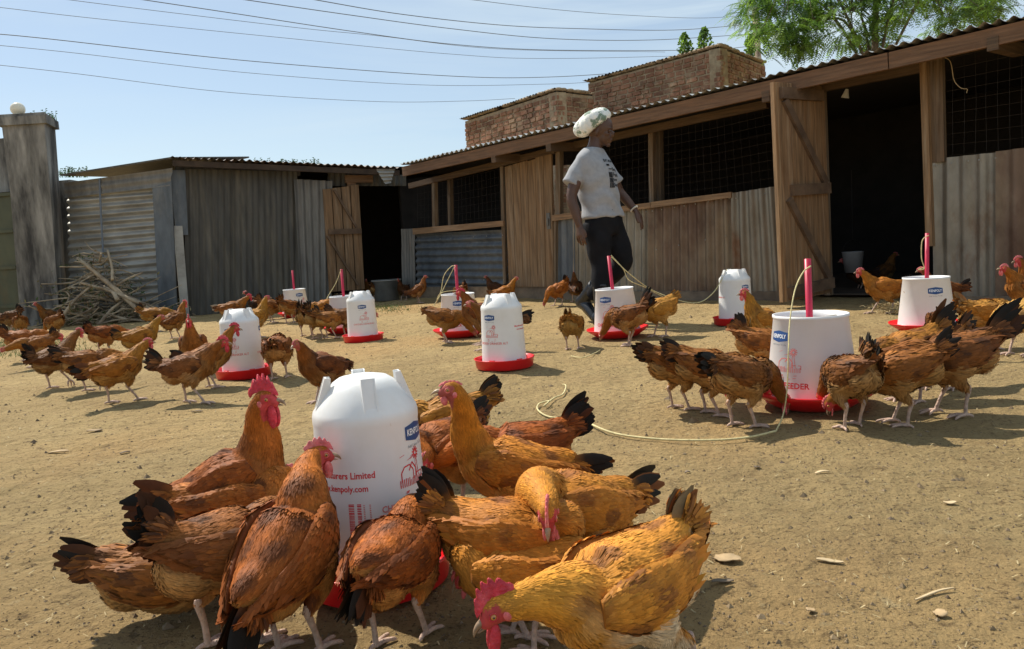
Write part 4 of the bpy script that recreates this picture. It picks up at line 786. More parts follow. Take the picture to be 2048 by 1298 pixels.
def chicken(label, b=None, f=None, hd=0, pose='stand', pal='rust', s=.95, head=None, hdir=None, q=0, comb=.5, tail=None, seed=None, legs=None, zb=None, pitch=None, tint=(1, 1, 1), roll=0, turn=0, wdrop=0, tcol=None, ycol=None, group='brown and golden chickens loose in the yard', sit=False, patch=0, tl=None, z0=None):
    NCH[0] += 1; rg = np.random.default_rng(seed if seed is not None else NCH[0]*17+3)
    PZ = {  # zb, pitch, head(x,y,z), head pitch, legs, tail elevation
     'stand': (.185, 16, (.155, 0, .355), -5, ((.02, 0), (-.01, 0)), 48), 'alert': (.185, 26, (.125, 0, .368), 0, ((.015, 0), (.0, 0)), 40),
     'walk': (.185, 8, (.168, 0, .322), -5, ((.075, 0), (-.045, .0)), 42), 'step': (.19, 10, (.18, 0, .34), -5, ((.06, .035), (-.02, 0)), 42),
     'feed': (.19, -14, (.225, 0, .085), -60, ((.02, 0), (-.02, 0)), 68), 'low': (.185, -6, (.245, 0, .19), -30, ((.03, 0), (-.03, 0)), 58),
     'peck': (.185, -20, (.21, 0, .05), -75, ((.03, 0), (-.02, 0)), 75)}
    zb_, pt_, hp_, hpit, lg_, te_ = PZ[pose]
    zb = (zb or zb_)*1.06; pitch = R(pt_ if pitch is None else pitch); legs = legs or lg_; te = tail if tail is not None else te_ + rg.normal(0, 5); s = s*.87; tl = (tl or .125)*.8
    if sit: zb = .10
    if b is not None: w = GZ(b[0], b[1], zb*s)
    else: w = GZ(f[0], f[1], 0)
    H = R(hd); z = float(gz(np.array([w[0]]), np.array([w[1]]))[0]) if z0 is None else z0
    root = thing('chicken', label, 'chicken', (w[0], w[1], z), H, group, s); rootv = np.array([w[0], w[1], z])
    ch, sh = math.cos(H), math.sin(H); RW = np.array([[ch, sh, 0], [-sh, ch, 0], [0, 0, 1]])   # world -> local
    if head is not None: hw = AT(head[0], head[1], w[1]+head[2]); Hp = RW @ (hw-rootv)/s
    else: Hp = np.array(hp_) + np.array([rg.normal(0, .008), math.sin(R(turn))*.07, rg.normal(0, .008)])
    if hdir is not None: a, e = R(hdir[0])-H, R(hdir[1])
    else: a, e = R(turn), R(hpit+rg.normal(0, 6))
    hv = np.array([math.cos(a)*math.cos(e), math.sin(a)*math.cos(e), math.sin(e)])
    d = np.array([math.cos(pitch), 0, math.sin(pitch)]); u = np.array([-math.sin(pitch), 0, math.cos(pitch)]); C = np.array([0, 0, zb]); Y = np.array([0, 1, 0.])
    B = [(-.145, .052, .014, .016), (-.12, .040, .034, .034), (-.08, .016, .062, .058), (-.025, .0, .079, .076), (.028, -.002, .080, .079), (.072, .010, .064, .068), (.098, .032, .048, .052)]
    P = [C + d*x + u*y for x, y, _, _ in B]; ra = [c for _, _, c, _ in B]; rb = [c for _, _, _, c in B]
    nb = P[-1]; v = Hp-nb; Ln = np.linalg.norm(v); n_ = v/Ln; c1 = nb + .36*Ln*unit(.55*d+.3*u+.6*n_); c2 = Hp - .36*Ln*n_ - .02*hv
    ts = (.3, .55, .78, .97); rn = (.039, .030, .025, .0215)
    for t, r_ in zip(ts, rn): P.append(nb*(1-t)**3 + 3*c1*t*(1-t)**2 + 3*c2*t*t*(1-t) + Hp*t**3); ra.append(r_); rb.append(r_*1.08)
    S_ = spline(np.column_stack([P, ra, rb]), 44); SP = S_[:, :3]
    TT, SS, UU = frames(SP)
    parts = [loft(SP, np.maximum(S_[:, 3], .008), np.maximum(S_[:, 4], .008), 18)]
    hu = unit(np.cross(hv, unit(np.cross(UU[-1] if abs(hv[2]) > .93 else Z, hv)))); hs = np.cross(hu, hv)
    if hu[2] < 0 and abs(hv[2]) < .93: hu, hs = -hu, -hs
    parts.append(ell(Hp+hv*.006+hu*.003, (.027, .0185, .0205), [hv, hs, hu], 12, 10)); parts.append(ell(Hp+hv*.026-hu*.003, (.016, .012, .0135), [hv, hs, hu], 10, 8))
    parts.append(ell(C-d*.076-u*.016, (.062, .064, .058), [d, Y, u], 12, 10)); parts.append(ell(C+d*.005-u*.022, (.078, .068, .06), [d, Y, u], 14, 10))
    hocks = []
    for (fx, lf), sy in zip(legs, (-1, 1)):
        fy = sy*.042; foot = np.array([fx, fy, .010+lf]); hk = np.array([fx*.62-.024-lf*.1, fy, .092+lf*.55]); hip = C + d*.0 - u*.02 + Y*sy*.048
        kn = hip*.45+hk*.55 + np.array([.022, sy*.004, .0]); 
        if not sit: parts.append(loft(spline([hip, kn, hk], 8), np.interp(np.linspace(0, 1, 8), [0, .5, 1], [.047, .029, .0095]), np.interp(np.linspace(0, 1, 8), [0, .5, 1], [.047, .029, .0095]), 10, (0.1, 1, 0)))
        hocks.append((hk, foot))
    vox = (.0095, .007, .0052)[q]
    V, F, N = remesh(parts, vox, 4)
    pal = dict(PAL[pal]); 
    if tcol: pal['t'] = tcol
    pal['y'] = tuple(1.22*v_ for v_ in pal['y'])
    if ycol: pal['y'] = ycol
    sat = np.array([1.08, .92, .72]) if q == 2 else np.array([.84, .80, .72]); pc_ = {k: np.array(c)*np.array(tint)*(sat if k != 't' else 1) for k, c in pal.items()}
    def region(Pq, Nq):
        D = ((Pq[:, None, :]-SP[None])**2).sum(2)/np.maximum(S_[None, :, 3], .03)**2; i = D.argmin(1); t = i/43.
        up = (Nq@u); rel = (Pq-C)
        neck = np.clip((t-.60)/.12, 0, 1); rump = np.clip((.17-t)/.12, 0, 1); top = np.clip((up+.15)/.55, 0, 1)[:, None]
        c = pc_['b']*top + (pc_['y']*(1-top)); br = np.clip(((rel@d)-.05)/.05, 0, 1)[:, None]*(1-top*.6); c = c*(1-br)+pc_['r']*br
        c = c*(1-neck[:, None])+pc_['h']*neck[:, None]
        pt = pn(Pq, 55, rg.random()*6); m = np.clip((pt-.25)*2.2, 0, .75)[:, None]*top*(1-neck[:, None]*.6); c = c*(1-m)+pc_['k']*m
        m = np.clip((-pt-.3)*1.6, 0, .5)[:, None]; c = c*(1-m)+pc_['h']*1.05*m
        hp = Pq-Hp; face = (np.linalg.norm(hp, axis=1) < .046) & (hp@hv > .002) & ((hp@hu) < .0165)
        return i, t, c, neck, top[:, 0], face, rel
    i, t, c, neck, top, face, rel = region(V, N)
    c = c*.82; 
    fc = np.array([.42, .10, .08]) if comb < .3 else np.array([.5, .06, .06]); c[face] = fc*(.8+.3*rg.random((face.sum(), 1)))
    mb = MB(); mb.add(V, F, 0, c, N)
    nf = (1500, 5200, 25000)[q]; Pf, Nf, area = tri_sample(V, F, nf, rg); i, t, c, neck, top, face, rel = region(Pf, Nf); keep = ~face
    fl = -TT[i] - Z*.25; thigh = (Pf[:, 2] < zb-.055) & (np.abs(Pf[:, 1]) > .015) & (neck < .1); fl[thigh] = (-.25, 0, -1); shank = Pf[:, 2] < .095; keep &= ~(shank & thigh & (rg.random(nf) < .3))
    sz = (1.15, .85, .48)[q]
    Ls = np.where(neck > .5, .030, .036)*sz*rg.uniform(.7, 1.25, nf); Ws = np.where(neck > .5, .0058, .0092)*sz*rg.uniform(.7, 1.2, nf)
    hn = np.linalg.norm(Pf-Hp, axis=1) < .036; Ls[hn] *= .38; Ws[hn] *= .55; Ls[thigh] *= .6; Ws[thigh] *= .7; Ls[shank] *= .5
    fluff = (top < .35) & (neck < .3); Ws[fluff] *= .7; lift = np.where(fluff, (2.0, 1.9, 1.3)[q], .3)*rg.uniform(.3, 1.3, nf)
    c = c*np.exp(rg.normal(0, .085, nf)+.13*pn(Pf, 120, 2))[:, None]; ed = rg.random(nf) < .08; c[ed & (top > .5)] *= 1.35
    k = keep; feather_cards(mb, Pf[k], Nf[k], fl[k], Ls[k], Ws[k], lift[k], np.clip(c[k], 0, .9), rg)
    mb.build('body', M['plume'], root, smooth=True, color=True, world=False, normals=True)
    # wings
    for sy in (-1, 1):
        yb = [.058, .074, .071, .050, .022]; W_ = [C+d*.085+u*.018, C+d*.03+u*.012, C-d*.04+u*.008-Z*wdrop*.02, C-d*.105+u*.022-Z*wdrop*.03, C-d*.165+u*.035-Z*wdrop*.045]
        Pw = np.array([p+Y*sy*y_ for p, y_ in zip(W_, yb)]); Sw = spline(np.column_stack([Pw, [.010, .017, .016, .010, .003], [.022, .046, .044, .028, .006]]), 18)
        V, F = loft(Sw[:, :3], Sw[:, 3], Sw[:, 4], 12); mb = MB(); mb.add(V, F, 0, pc_['w']*.7); nw = (260, 1000, 3600)[q]
        Pq, Nq, _ = tri_sample(V, F, nw, rg); o = Nq@Y*sy; k = o > -.1; Pq, Nq = Pq[k], Nq[k]; nw = len(Pq); back = -np.clip((Pq-C)@d, -.2, .1)
        tt = np.clip((.09+back)/.24, 0, 1); cw = pc_['b']*(1-tt[:, None])+pc_['w']*tt[:, None]; pt = pn(Pq, 60, seed or NCH[0]); m = np.clip(pt*1.5-.3, 0, .8)[:, None]; cw = cw*(1-m)+pc_['k']*m; cw = cw*np.exp(rg.normal(0, .10, nw))[:, None]
        m = rg.random(nw) < .06; cw[m] = cw[m]*.5+pc_['h']*.5
        Ls = (.026+.03*tt)*sz**.7*rg.uniform(.8, 1.2, nw); feather_cards(mb, Pq, Nq, np.tile(-d+u*.05, (nw, 1)), Ls, .0105*sz**.7*rg.uniform(.8, 1.2, nw)*(1+.35*tt), rg.uniform(.2, .7, nw), np.clip(cw, 0, .9), rg)
        k = 11; a_ = np.linspace(0, 1, k); root_p = C[None] + np.outer(.0-.06*a_, d) + np.outer(-.03+.045*a_, u) + Y[None]*sy*(.073-.010*a_)[:, None] - Z*wdrop*.02
        cw = pc_['w'][None]*rg.uniform(.6, 1.3, (k, 1)); cw[::4] = pc_['h']*.7
        feather_cards(mb, root_p, np.tile(Y*sy*.96+u*.25, (k, 1)), np.tile(-d+u*.10-Y*sy*.42, (k, 1)), np.full(k, .095)*(1-.12*a_), np.full(k, .014), np.full(k, .2), cw, rg, .9)
        mb.build('wing', M['plume'], root, smooth=True, color=True, world=False, normals=True)
    # tail
    mb = MB(); k = (12, 18, 22)[q]; tb = P[1]; Lt = tl or .125; te = R(te)
    for j in range(k):
        sy = 1 if j % 2 else -1; m_ = (j//2)/(k//2-1); el = te - .75*m_ + rg.normal(0, .06) + .2; spread = sy*(.08+.22*m_) + rg.normal(0, .03)
        dv = unit(-d*math.cos(el)+u*math.sin(el) + Y*spread*.8); L_ = Lt*(1-.3*m_)*rg.uniform(.85, 1.1); w_ = .0115*rg.uniform(.8, 1.15); nrm = unit(Y*sy + u*.3); s_ = unit(np.cross(nrm, dv)); nrm = np.cross(dv, s_)
        base = tb + Y*sy*.012*(1-m_) - u*.02*m_; curve = unit(-d*1-Z*.35); rows = np.linspace(0, 1, 7); hw = np.array([.35, .8, 1.15, 1.35, 1.35, 1.05, .3])*w_
        cen = [base + dv*L_*t_ + curve*L_*.22*t_**2 for t_ in rows]; V = []; cc = []
        blk = pc_['t'] if rg.random() < .66 else pc_['k']*1.2
        for t_, c_, h_ in zip(rows, cen, hw):
            V += [c_-s_*h_ - nrm*h_*.25, c_+nrm*0, c_+s_*h_-nrm*h_*.25]; x = min(1, max(0, (t_-.12)/.4)); col = pc_['b']*(1-x)+blk*x; cc += [col, col*.8, col]
        F = []
        for r_ in range(6): n0 = r_*3; F += [(n0, n0+1, n0+4, n0+3), (n0+1, n0+2, n0+5, n0+4)]
        mb.add(np.array(V), F, 0, np.array(cc))
    nc = (90, 220, 500)[q]; el = te - rg.random(nc)*1.0+.1; sg = rg.choice((-1, 1), nc); dv = -d[None]*np.cos(el)[:, None]+u[None]*np.sin(el)[:, None]+Y[None]*(sg*rg.uniform(.05, .5, nc))[:, None]
    dv /= np.linalg.norm(dv, axis=1)[:, None]; al = rg.uniform(0, .045, nc); Pq = tb[None]+dv*al[:, None]+Y[None]*(sg*.012)[:, None]; Nq = Y[None]*sg[:, None]+u[None]*.4+0*Pq; Nq /= np.linalg.norm(Nq, axis=1)[:, None]
    x = rg.random(nc)[:, None]*(al/.045)[:, None]; cw = (pc_['b']*(1-x)+pc_['k']*x)*np.exp(rg.normal(0, .3, nc))[:, None]
    feather_cards(mb, Pq, Nq, dv+(-d-Z*.6)[None]*.25, .045*sz**.6*rg.uniform(.7, 1.2, nc), np.full(nc, .009*sz**.6), rg.uniform(.5, 1.6, nc), np.clip(cw, 0, .9), rg)
    mb.build('tail', M['plume'], root, smooth=True, color=True, world=False, normals=True)
    # legs
    if not sit:
        for (hk, ft), sy in zip(hocks, (-1, 1)):
            mb = MB(); top = hk+np.array([.004, 0, .012]); m_ = (hk+ft)/2 + [.002, 0, 0]; n8 = (6, 8, 12)[q]
            tube(mb, spline([top, hk, m_, ft+[-.002, 0, .006], ft], 12), np.interp(np.linspace(0, 1, 12), [0, .2, .5, .85, 1], [.009, .0088, .0058, .0068, .0085]), n8)
            lifted = ft[2] > .03; an0 = rg.normal(0, 8)
            for an, ln in ((-32, .052), (0, .062), (30, .053), (165, .026)):
                an_ = R(an+an0); dv = np.array([math.cos(an_), math.sin(an_), 0]); 
                if lifted: pts = [ft, ft+dv*ln*.35-[0, 0, .010], ft+dv*ln*.5-[0, 0, .03], ft+dv*ln*.42-[0, 0, .045]]
                else: pts = [ft+[0, 0, -.001], ft+dv*ln*.4+[0, 0, .0], ft+dv*ln*.8-[0, 0, .004], ft+dv*ln-[0, 0, .009]]
                tube(mb, spline(pts, 9), np.interp(np.linspace(0, 1, 9), [0, .3, .8, .88, 1], [.0068, .0052, .0042, .0026, .0007]), n8)
            mb.build('leg', M['leg'], root, smooth=True, world=False)
    # head parts
    def hpnt(x, y, z_): return Hp + hv*x + hs*y + hu*z_
    mb = MB(); up_ = spline([hpnt(.030, 0, .001), hpnt(.041, 0, .0005), hpnt(.050, 0, -.004), hpnt(.055, 0, -.0095)], 8); V, F = loft(up_, np.linspace(1, .12, 8)*.0068, np.linspace(1, .15, 8)*.0062, 10, hs); mb.add(V, F)
    lo_ = spline([hpnt(.029, 0, -.007), hpnt(.040, 0, -.0085), hpnt(.048, 0, -.009)], 6); V, F = loft(lo_, np.linspace(1, .2, 6)*.0054, np.linspace(1, .2, 6)*.0034, 8, hs); mb.add(V, F); mb.build('beak', M['beak'], root, smooth=True, world=False)
    cm = M['comb'] if comb >= .6 else M['comb_pale']; hgt = .005+.036*comb**1.3; mb = MB(); n_c = 26; xs = np.linspace(.036, -.018-.012*comb, n_c); V = []; fr = np.linspace(0, 1, n_c)
    env = np.sin(np.pi*np.clip(fr*.93+.05, 0, 1))**.6; teeth = .55+.45*np.abs(np.sin(fr*np.pi*5.5))**.7
    for x, e_, t_ in zip(xs, env, teeth):
        zb_ = .004+.0135*math.sqrt(max(0, 1-((x-.006)/.036)**2)); back = -.006*comb*t_
        for sy in (-1, 1): V += [hpnt(x, sy*.0035, zb_), hpnt(x+back*.5, sy*.0028, zb_+hgt*e_*.5), hpnt(x+back, sy*.0009, zb_+hgt*e_*t_+.002)]
    F = []
    for r_ in range(n_c-1):
        n0 = r_*6; F += [(n0, n0+1, n0+7, n0+6), (n0+1, n0+2, n0+8, n0+7), (n0+3, n0+9, n0+10, n0+4), (n0+4, n0+10, n0+11, n0+5), (n0+2, n0+5, n0+11, n0+8)]
    F += [(0, 3, 4, 1), (1, 4, 5, 2)]; n0 = (n_c-1)*6; F += [(n0, n0+1, n0+4, n0+3), (n0+1, n0+2, n0+5, n0+4)]
    mb.add(V, F); mb.build('comb', cm, root, smooth=True, world=False)
    if comb > .25 or q == 2:
        for sy in (-1, 1):
            l_ = .009+.018*comb; mb = MB(); V, F = ell(hpnt(.024, sy*.008, -.013)-Z*l_*.8, (.004, .0075+.004*comb, l_), [hs, hv, np.array([0, 0, 1.])], 8, 8); mb.add(V, F); mb.build('wattle', cm, root, smooth=True, world=False)
    if q >= 1:
        for sy in (-1, 1):
            mb = MB(); ec = hpnt(.0165, sy*.0145, .004); A = [hv, hu, hs*sy]; V, F = ell(ec, (.0050, .0048, .0040), A, 14, 8); mb.add(V, F); V, F = ell(ec+hs*sy*.0018, (.0025, .0025, .0028), A, 10, 6); mb.add(V, F, 1)
            if q == 2: tube(mb, [ec+hs*sy*.001+hv*.0062*math.cos(a_)+hu*.0055*math.sin(a_) for a_ in np.linspace(0, 2*math.pi, 13)], .0013, 5, 2)
            mb.build('eye', [M['iris'], M['pupil'], cm], root, smooth=True, world=False)
            if q == 2: mb = MB(); V, F = ell(hpnt(.0, sy*.017, -.007), (.006, .008, .003), [hv, hu, hs*sy], 8, 6); mb.add(V, F); mb.build('ear_lobe', M['comb_pale'], root, smooth=True, world=False)
    return root
# ------------------------------------------------------------------ the flock: foreground birds
K = chicken
K('rooster with a tall red serrated comb and long wattles left of the foreground drinker', b=(458, 972), hd=4, pose='alert', pal='red', s=1.07, head=(526, 800, -.02), hdir=(-12, -4), q=2, comb=1.0, tail=25)
K('brown hen with a ragged black tail pointing left, behind the front left bird', b=(468, 1005), hd=14, pose='low', pal='rust', s=.92, head=(578, 950, .06), hdir=(20, -45), q=2, comb=.4, tail=28, pitch=4)
K('dark winged hen at the front left with curved black tail plumes held upright', b=(452, 1092), hd=55, pose='low', pal='brown', s=1.02, head=(590, 1040, .22), hdir=(30, -45), q=2, comb=.4, tail=72, pitch=-8, tint=(1.1, 1.1, 1.1))
K('hen crouching on the ground at the far left behind the front left bird', b=(335, 1150), hd=10, pose='low', pal='rust', s=.95, q=1, sit=True, head=(430, 1150, .12), comb=.2, tail=20)
K('large chestnut hen seen from behind with her neck raised against the drinker', b=(576, 1098), hd=70, pose='alert', pal='red', s=.98, head=(632, 912, .14), hdir=(30, -8), q=2, comb=.55, tail=-25, pitch=32, tint=(1.15, 1.15, 1.15), zb=.2)
K('chestnut hen bending into the tray with dark drooping tail feathers towards the camera', b=(788, 1110), hd=72, pose='low', pal='red', s=.9, head=(838, 1015, .18), hdir=(110, -45), q=2, comb=.4, tail=-42, pitch=6, tint=(1.1, 1.05, 1.0), legs=((.04, 0), (-.03, 0)))
K('golden hen right of the drinker with its dark fanned rump towards the drinker', b=(1020, 1062), hd=-12, pose='low', pal='gold', s=.98, head=(1085, 1060, -.05), hdir=(-30, -50), q=2, comb=.2, tail=62, pitch=-4, tint=(.9, .85, .85))
K('golden hen facing the camera with her pink face and open beak pointing down', b=(1150, 1010), hd=215, pose='low', pal='gold', s=1.02, head=(1096, 1020, -.17), hdir=(262, -52), q=2, comb=.35, tail=20, pitch=14)
K('golden hen tucked low behind the yellow rooster with a mottled wing', b=(1035, 1125), hd=170, pose='low', pal='gold', s=.88, head=(935, 1150, .05), hdir=(180, -40), q=2, comb=.3, tail=10, pitch=-2, zb=.16)
K('tall necked golden hen with a pale beak looking left right of the drinker', b=(1025, 938), hd=176, pose='alert', pal='gold', s=1.0, head=(908, 782, -.06), hdir=(190, 4), q=2, comb=.12, tail=8, pitch=12, tint=(1, .95, .9))
K('dark faced brown hen squeezed between the drinker and the tall necked hen', b=(880, 895), hd=235, pose='low', pal='red', s=1.0, head=(852, 925, -.12), hdir=(235, -25), q=2, comb=.3, tail=20)
K('brown hen with an upright black tail behind the tall necked golden hen', b=(1040, 903), hd=183, pose='low', pal='red', s=.98, q=2, comb=.3, tail=42, tl=.13, tint=(1.1, 1, .9))
K('pale golden hen with a small dark tail behind the tall necked hen', b=(890, 838), hd=192, pose='low', pal='gold', s=.98, q=1, comb=.3, tail=45)
K('yellow rooster at the bottom right striding left with a red comb and lowered head', b=(1245, 1165), hd=212, pose='low', pal='gold', ycol=(.6, .5, .36), s=1.02, head=(1003, 1215, -.10), hdir=(196, -30), q=2, comb=.8, tail=62, tl=.10, pitch=-10, legs=((.05, 0), (-.12, 0)), tint=(1.15, 1.25, 1.45), tcol=(.2, .13, .06))
# ------------------------------------------------------------------ ring round the big feeder at right
K('leftmost hen of the ring at the big feeder with a curled dark tail', f=(1362, 818), hd=15, pose='feed', pal='rust', s=.95, q=1, tail=12, comb=.3)
K('hen with a bushy black tail second from left in the ring at the big feeder', f=(1425, 826), hd=-5, pose='feed', pal='rust', s=1.0, q=1, tail=25, comb=.3)
K('fluffy brown hen bending into the tray left of the hanging rope', f=(1488, 850), hd=28, pose='feed', pal='brown', s=1.0, q=1, tail=5, comb=.4, tint=(1.25, 1.2, 1.1))
K('hen seen from behind with two upright black tail plumes at the big feeder', f=(1704, 856), hd=98, pose='feed', pal='brown', s=.98, q=1, tail=88, tl=.14, comb=.3, tint=(1.2, 1.2, 1.2))
K('hen right of the two plumed hen, leaning left into the big feeder tray', f=(1800, 850), hd=158, pose='feed', pal='rust', s=1.0, q=1, tail=40, comb=.3)
K('large dark tailed hen at the right end of the ring at the big feeder', f=(1900, 832), hd=172, pose='low', pal='brown', s=1.14, q=1, tail=42, tl=.17, comb=.3, tint=(1.2, 1.1, 1.0), pitch=-12)
K('golden hen behind the right side of the ring at the big feeder', f=(1815, 800), hd=190, pose='feed', pal='gold', s=1.08, q=1, tail=38, tl=.16, comb=.3, tint=(.85, .8, .8))
K('bluish black tailed hen at the rear of the ring near the door side feeder', f=(1880, 775), hd=205, pose='low', pal='rust', s=1.0, q=1, tail=40, tl=.15, comb=.3)
K('golden hen standing upright behind the big feeder facing the drinker by the wall', f=(1532, 702), hd=184, pose='alert', pal='gold', s=1.0, q=1, comb=.45, tail=25, tl=.08, tcol=(.45, .33, .14))
K('small buff hen peeking from behind the left side of the big feeder', f=(1508, 742), hd=60, pose='feed', pal='buff', s=.85, q=1, comb=.3)
K('light brown hen with its back against the left edge of the big feeder', f=(1532, 764), hd=-20, pose='feed', pal='rust', s=.95, q=1, comb=.3, tint=(1.2, 1.2, 1.2))
# ------------------------------------------------------------------ right edge and shed door
K('orange hen walking left past the open shed door', f=(1768, 628), hd=178, pose='walk', pal='gold', s=1.08, q=1, comb=.45, tail=10, tint=(.95, .8, .75), tcol=(.2, .1, .03))
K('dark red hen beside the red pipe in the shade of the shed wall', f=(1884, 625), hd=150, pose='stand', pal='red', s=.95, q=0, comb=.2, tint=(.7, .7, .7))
K('brown hen behind the door side feeder with its tail showing left', f=(1850, 622), hd=5, pose='low', pal='rust', s=.9, q=0, comb=.2)
K('small brown chicken with a curved black tail plume in front of the door side feeder', f=(1880, 695), hd=60, pose='feed', pal='brown', s=.8, q=1, comb=.2, tail=12, tint=(1.2, 1.15, 1.1))
K('pale golden hen at the right edge behind the ring', f=(1968, 700), hd=20, pose='low', pal='buff', s=1.05, q=1, comb=.2, tail=30, tint=(1, .9, .85))
K('whitish buff hen cut by the right edge of the frame', f=(2040, 715), hd=200, pose='feed', pal='buff', s=1.05, q=1, comb=.2, tint=(1.1, 1.15, 1.4))
K('orange hen with a red comb at the right edge beside the rusty sheet', f=(2052, 640), hd=182, pose='alert', pal='rust', s=1.08, q=1, comb=.5, tint=(1.1, 1, .9))
K('hen half hidden behind the orange hen at the right edge', f=(2075, 628), hd=175, pose='alert', pal='red', s=1.05, q=0, comb=.5)
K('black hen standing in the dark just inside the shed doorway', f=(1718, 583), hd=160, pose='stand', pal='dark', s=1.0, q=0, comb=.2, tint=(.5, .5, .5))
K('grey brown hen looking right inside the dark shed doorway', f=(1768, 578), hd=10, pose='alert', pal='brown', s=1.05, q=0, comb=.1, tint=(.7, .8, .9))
# ------------------------------------------------------------------ middle of the yard
K('yellow hen feeding head down at the right side of the middle feeder', f=(1320, 676), hd=205, pose='feed', pal='buff', s=1.02, q=1, tail=40, tl=.07, comb=.2, tint=(.95, .85, .7))
K('brown hen with a tall black tail in front of the middle feeder', f=(1258, 692), hd=140, pose='feed', pal='brown', s=1.02, q=1, tail=52, tl=.17, comb=.2, tint=(1.35, 1.25, 1.15))
K('small buff hen seen from behind left of the middle feeder', f=(1146, 698), hd=75, pose='feed', pal='gold', s=.9, q=1, tail=72, tl=.09, comb=.2, tint=(.85, .9, 1), tcol=(.25, .14, .05))
K('orange hen pecking at the ground near the closed plank door', f=(1117, 611), hd=215, pose='peck', pal='gold', s=.98, q=0, tail=55, comb=.2, tint=(.9, .65, .6))
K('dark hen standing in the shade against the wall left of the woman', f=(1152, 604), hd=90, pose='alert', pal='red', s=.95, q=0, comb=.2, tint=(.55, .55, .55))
K('brown hen pecking at the left middle feeder with a small dark tail', f=(893, 686), hd=-8, pose='feed', pal='rust', s=1.0, q=1, tail=8, tl=.06, comb=.2, tint=(.95, 1, 1))
K('dark necked rooster looking left between the left middle feeder and the middle drinker', f=(965, 690), hd=178, pose='alert', pal='red', s=1.12, q=1, comb=.6, tint=(.8, .75, .8), zb=.2)
K('hen hidden behind the middle drinker with only its black tail and foot showing', f=(1002, 706), hd=184, pose='walk', pal='brown', s=1.05, q=1, comb=.2, tail=30, legs=((.12, .01), (-.04, 0)))
K('small golden chicken seen above the dome of the middle drinker', f=(1011, 612), hd=5, pose='stand', pal='gold', s=.96, q=0, comb=.25, tail=25, tint=(1, .85, .75), tcol=(.2, .1, .04))
K('dark hen behind the small golden chicken by the low grey sheets', f=(992, 601), hd=150, pose='stand', pal='dark', s=.92, q=0, comb=.1)
K('brown hen behind the left middle feeder against the footing', f=(922, 610), hd=120, pose='feed', pal='rust', s=.95, q=0, comb=.2, tail=60)
K('dull brown hen looking right in the shade beside the tin basin', f=(838, 606), hd=15, pose='alert', pal='brown', s=.98, q=0, comb=.2, tint=(1.2, 1.1, 1.1))
K('dark hen pressed against the right side of the tin basin', f=(808, 601), hd=250, pose='stand', pal='dark', s=.9, q=0, comb=.1)
K('brown hen left of the tin basin in the far doorway', f=(756, 602), hd=60, pose='feed', pal='brown', s=.95, q=0, comb=.1, tail=50)
K('dark brown hen at the foot of the far open door', f=(735, 598), hd=280, pose='stand', pal='brown', s=.95, q=0, comb=.1, tint=(.8, .8, .8))
# ------------------------------------------------------------------ group at the far left feeders
K('chicken with a spread dark tail at the left of the far group', f=(614, 671), hd=85, pose='feed', pal='brown', s=.98, q=1, tail=80, tl=.14, comb=.2, tint=(1.2, 1.25, 1.2))
K('chicken with a spiky dark tail in the middle of the far group', f=(637, 676), hd=60, pose='feed', pal='brown', s=.98, q=1, tail=88, tl=.15, comb=.2, tint=(1.1, 1.15, 1.1))
K('light golden hen bending over behind the far group', f=(650, 650), hd=200, pose='feed', pal='gold', s=.98, q=0, comb=.2, tail=20, tint=(1, .9, .85))
K('buff breasted hen right of the spiky tails in the far group', f=(664, 676), hd=30, pose='low', pal='rust', s=.92, q=1, comb=.2, tail=70, tint=(1.1, 1.2, 1.2))
K('dark brown hen partly hidden by the second drinker', f=(697, 672), hd=10, pose='low', pal='brown', s=1.0, q=1, comb=.2, tail=40)
K('brown hen feeding at the farthest feeder', f=(581, 646), hd=60, pose='feed', pal='rust', s=.98, q=0, comb=.2, tail=75)
K('brown hen left of the farthest feeder in the shade line', f=(545, 646), hd=12, pose='feed', pal='rust', s=1.0, q=0, comb=.2, tint=(.9, .9, .9))
K('yellow hen right of the left drinker standing tall', f=(515, 676), hd=40, pose='alert', pal='buff', s=1.02, q=0, comb=.2, tint=(.9, .8, .6))
K('red combed hen seen above the dome of the left drinker', f=(470, 652), hd=10, pose='walk', pal='rust', s=1.05, q=0, comb=.6, tail=18, tcol=(.4, .3, .2))
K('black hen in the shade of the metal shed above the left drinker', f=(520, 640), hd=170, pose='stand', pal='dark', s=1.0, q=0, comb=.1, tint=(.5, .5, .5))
K('plump brown hen seen from behind right of the left drinker', f=(560, 760), hd=98, pose='feed', pal='brown', s=.98, q=1, tail=20, tl=.07, comb=.2, tint=(1.5, 1.3, 1.15), pitch=-2)
K('dark chestnut hen facing the camera behind the foreground drinker', f=(648, 800), hd=232, pose='stand', pal='red', s=.98, q=1, comb=.1, tail=15, tl=.07, tint=(.75, .7, .8), turn=15)
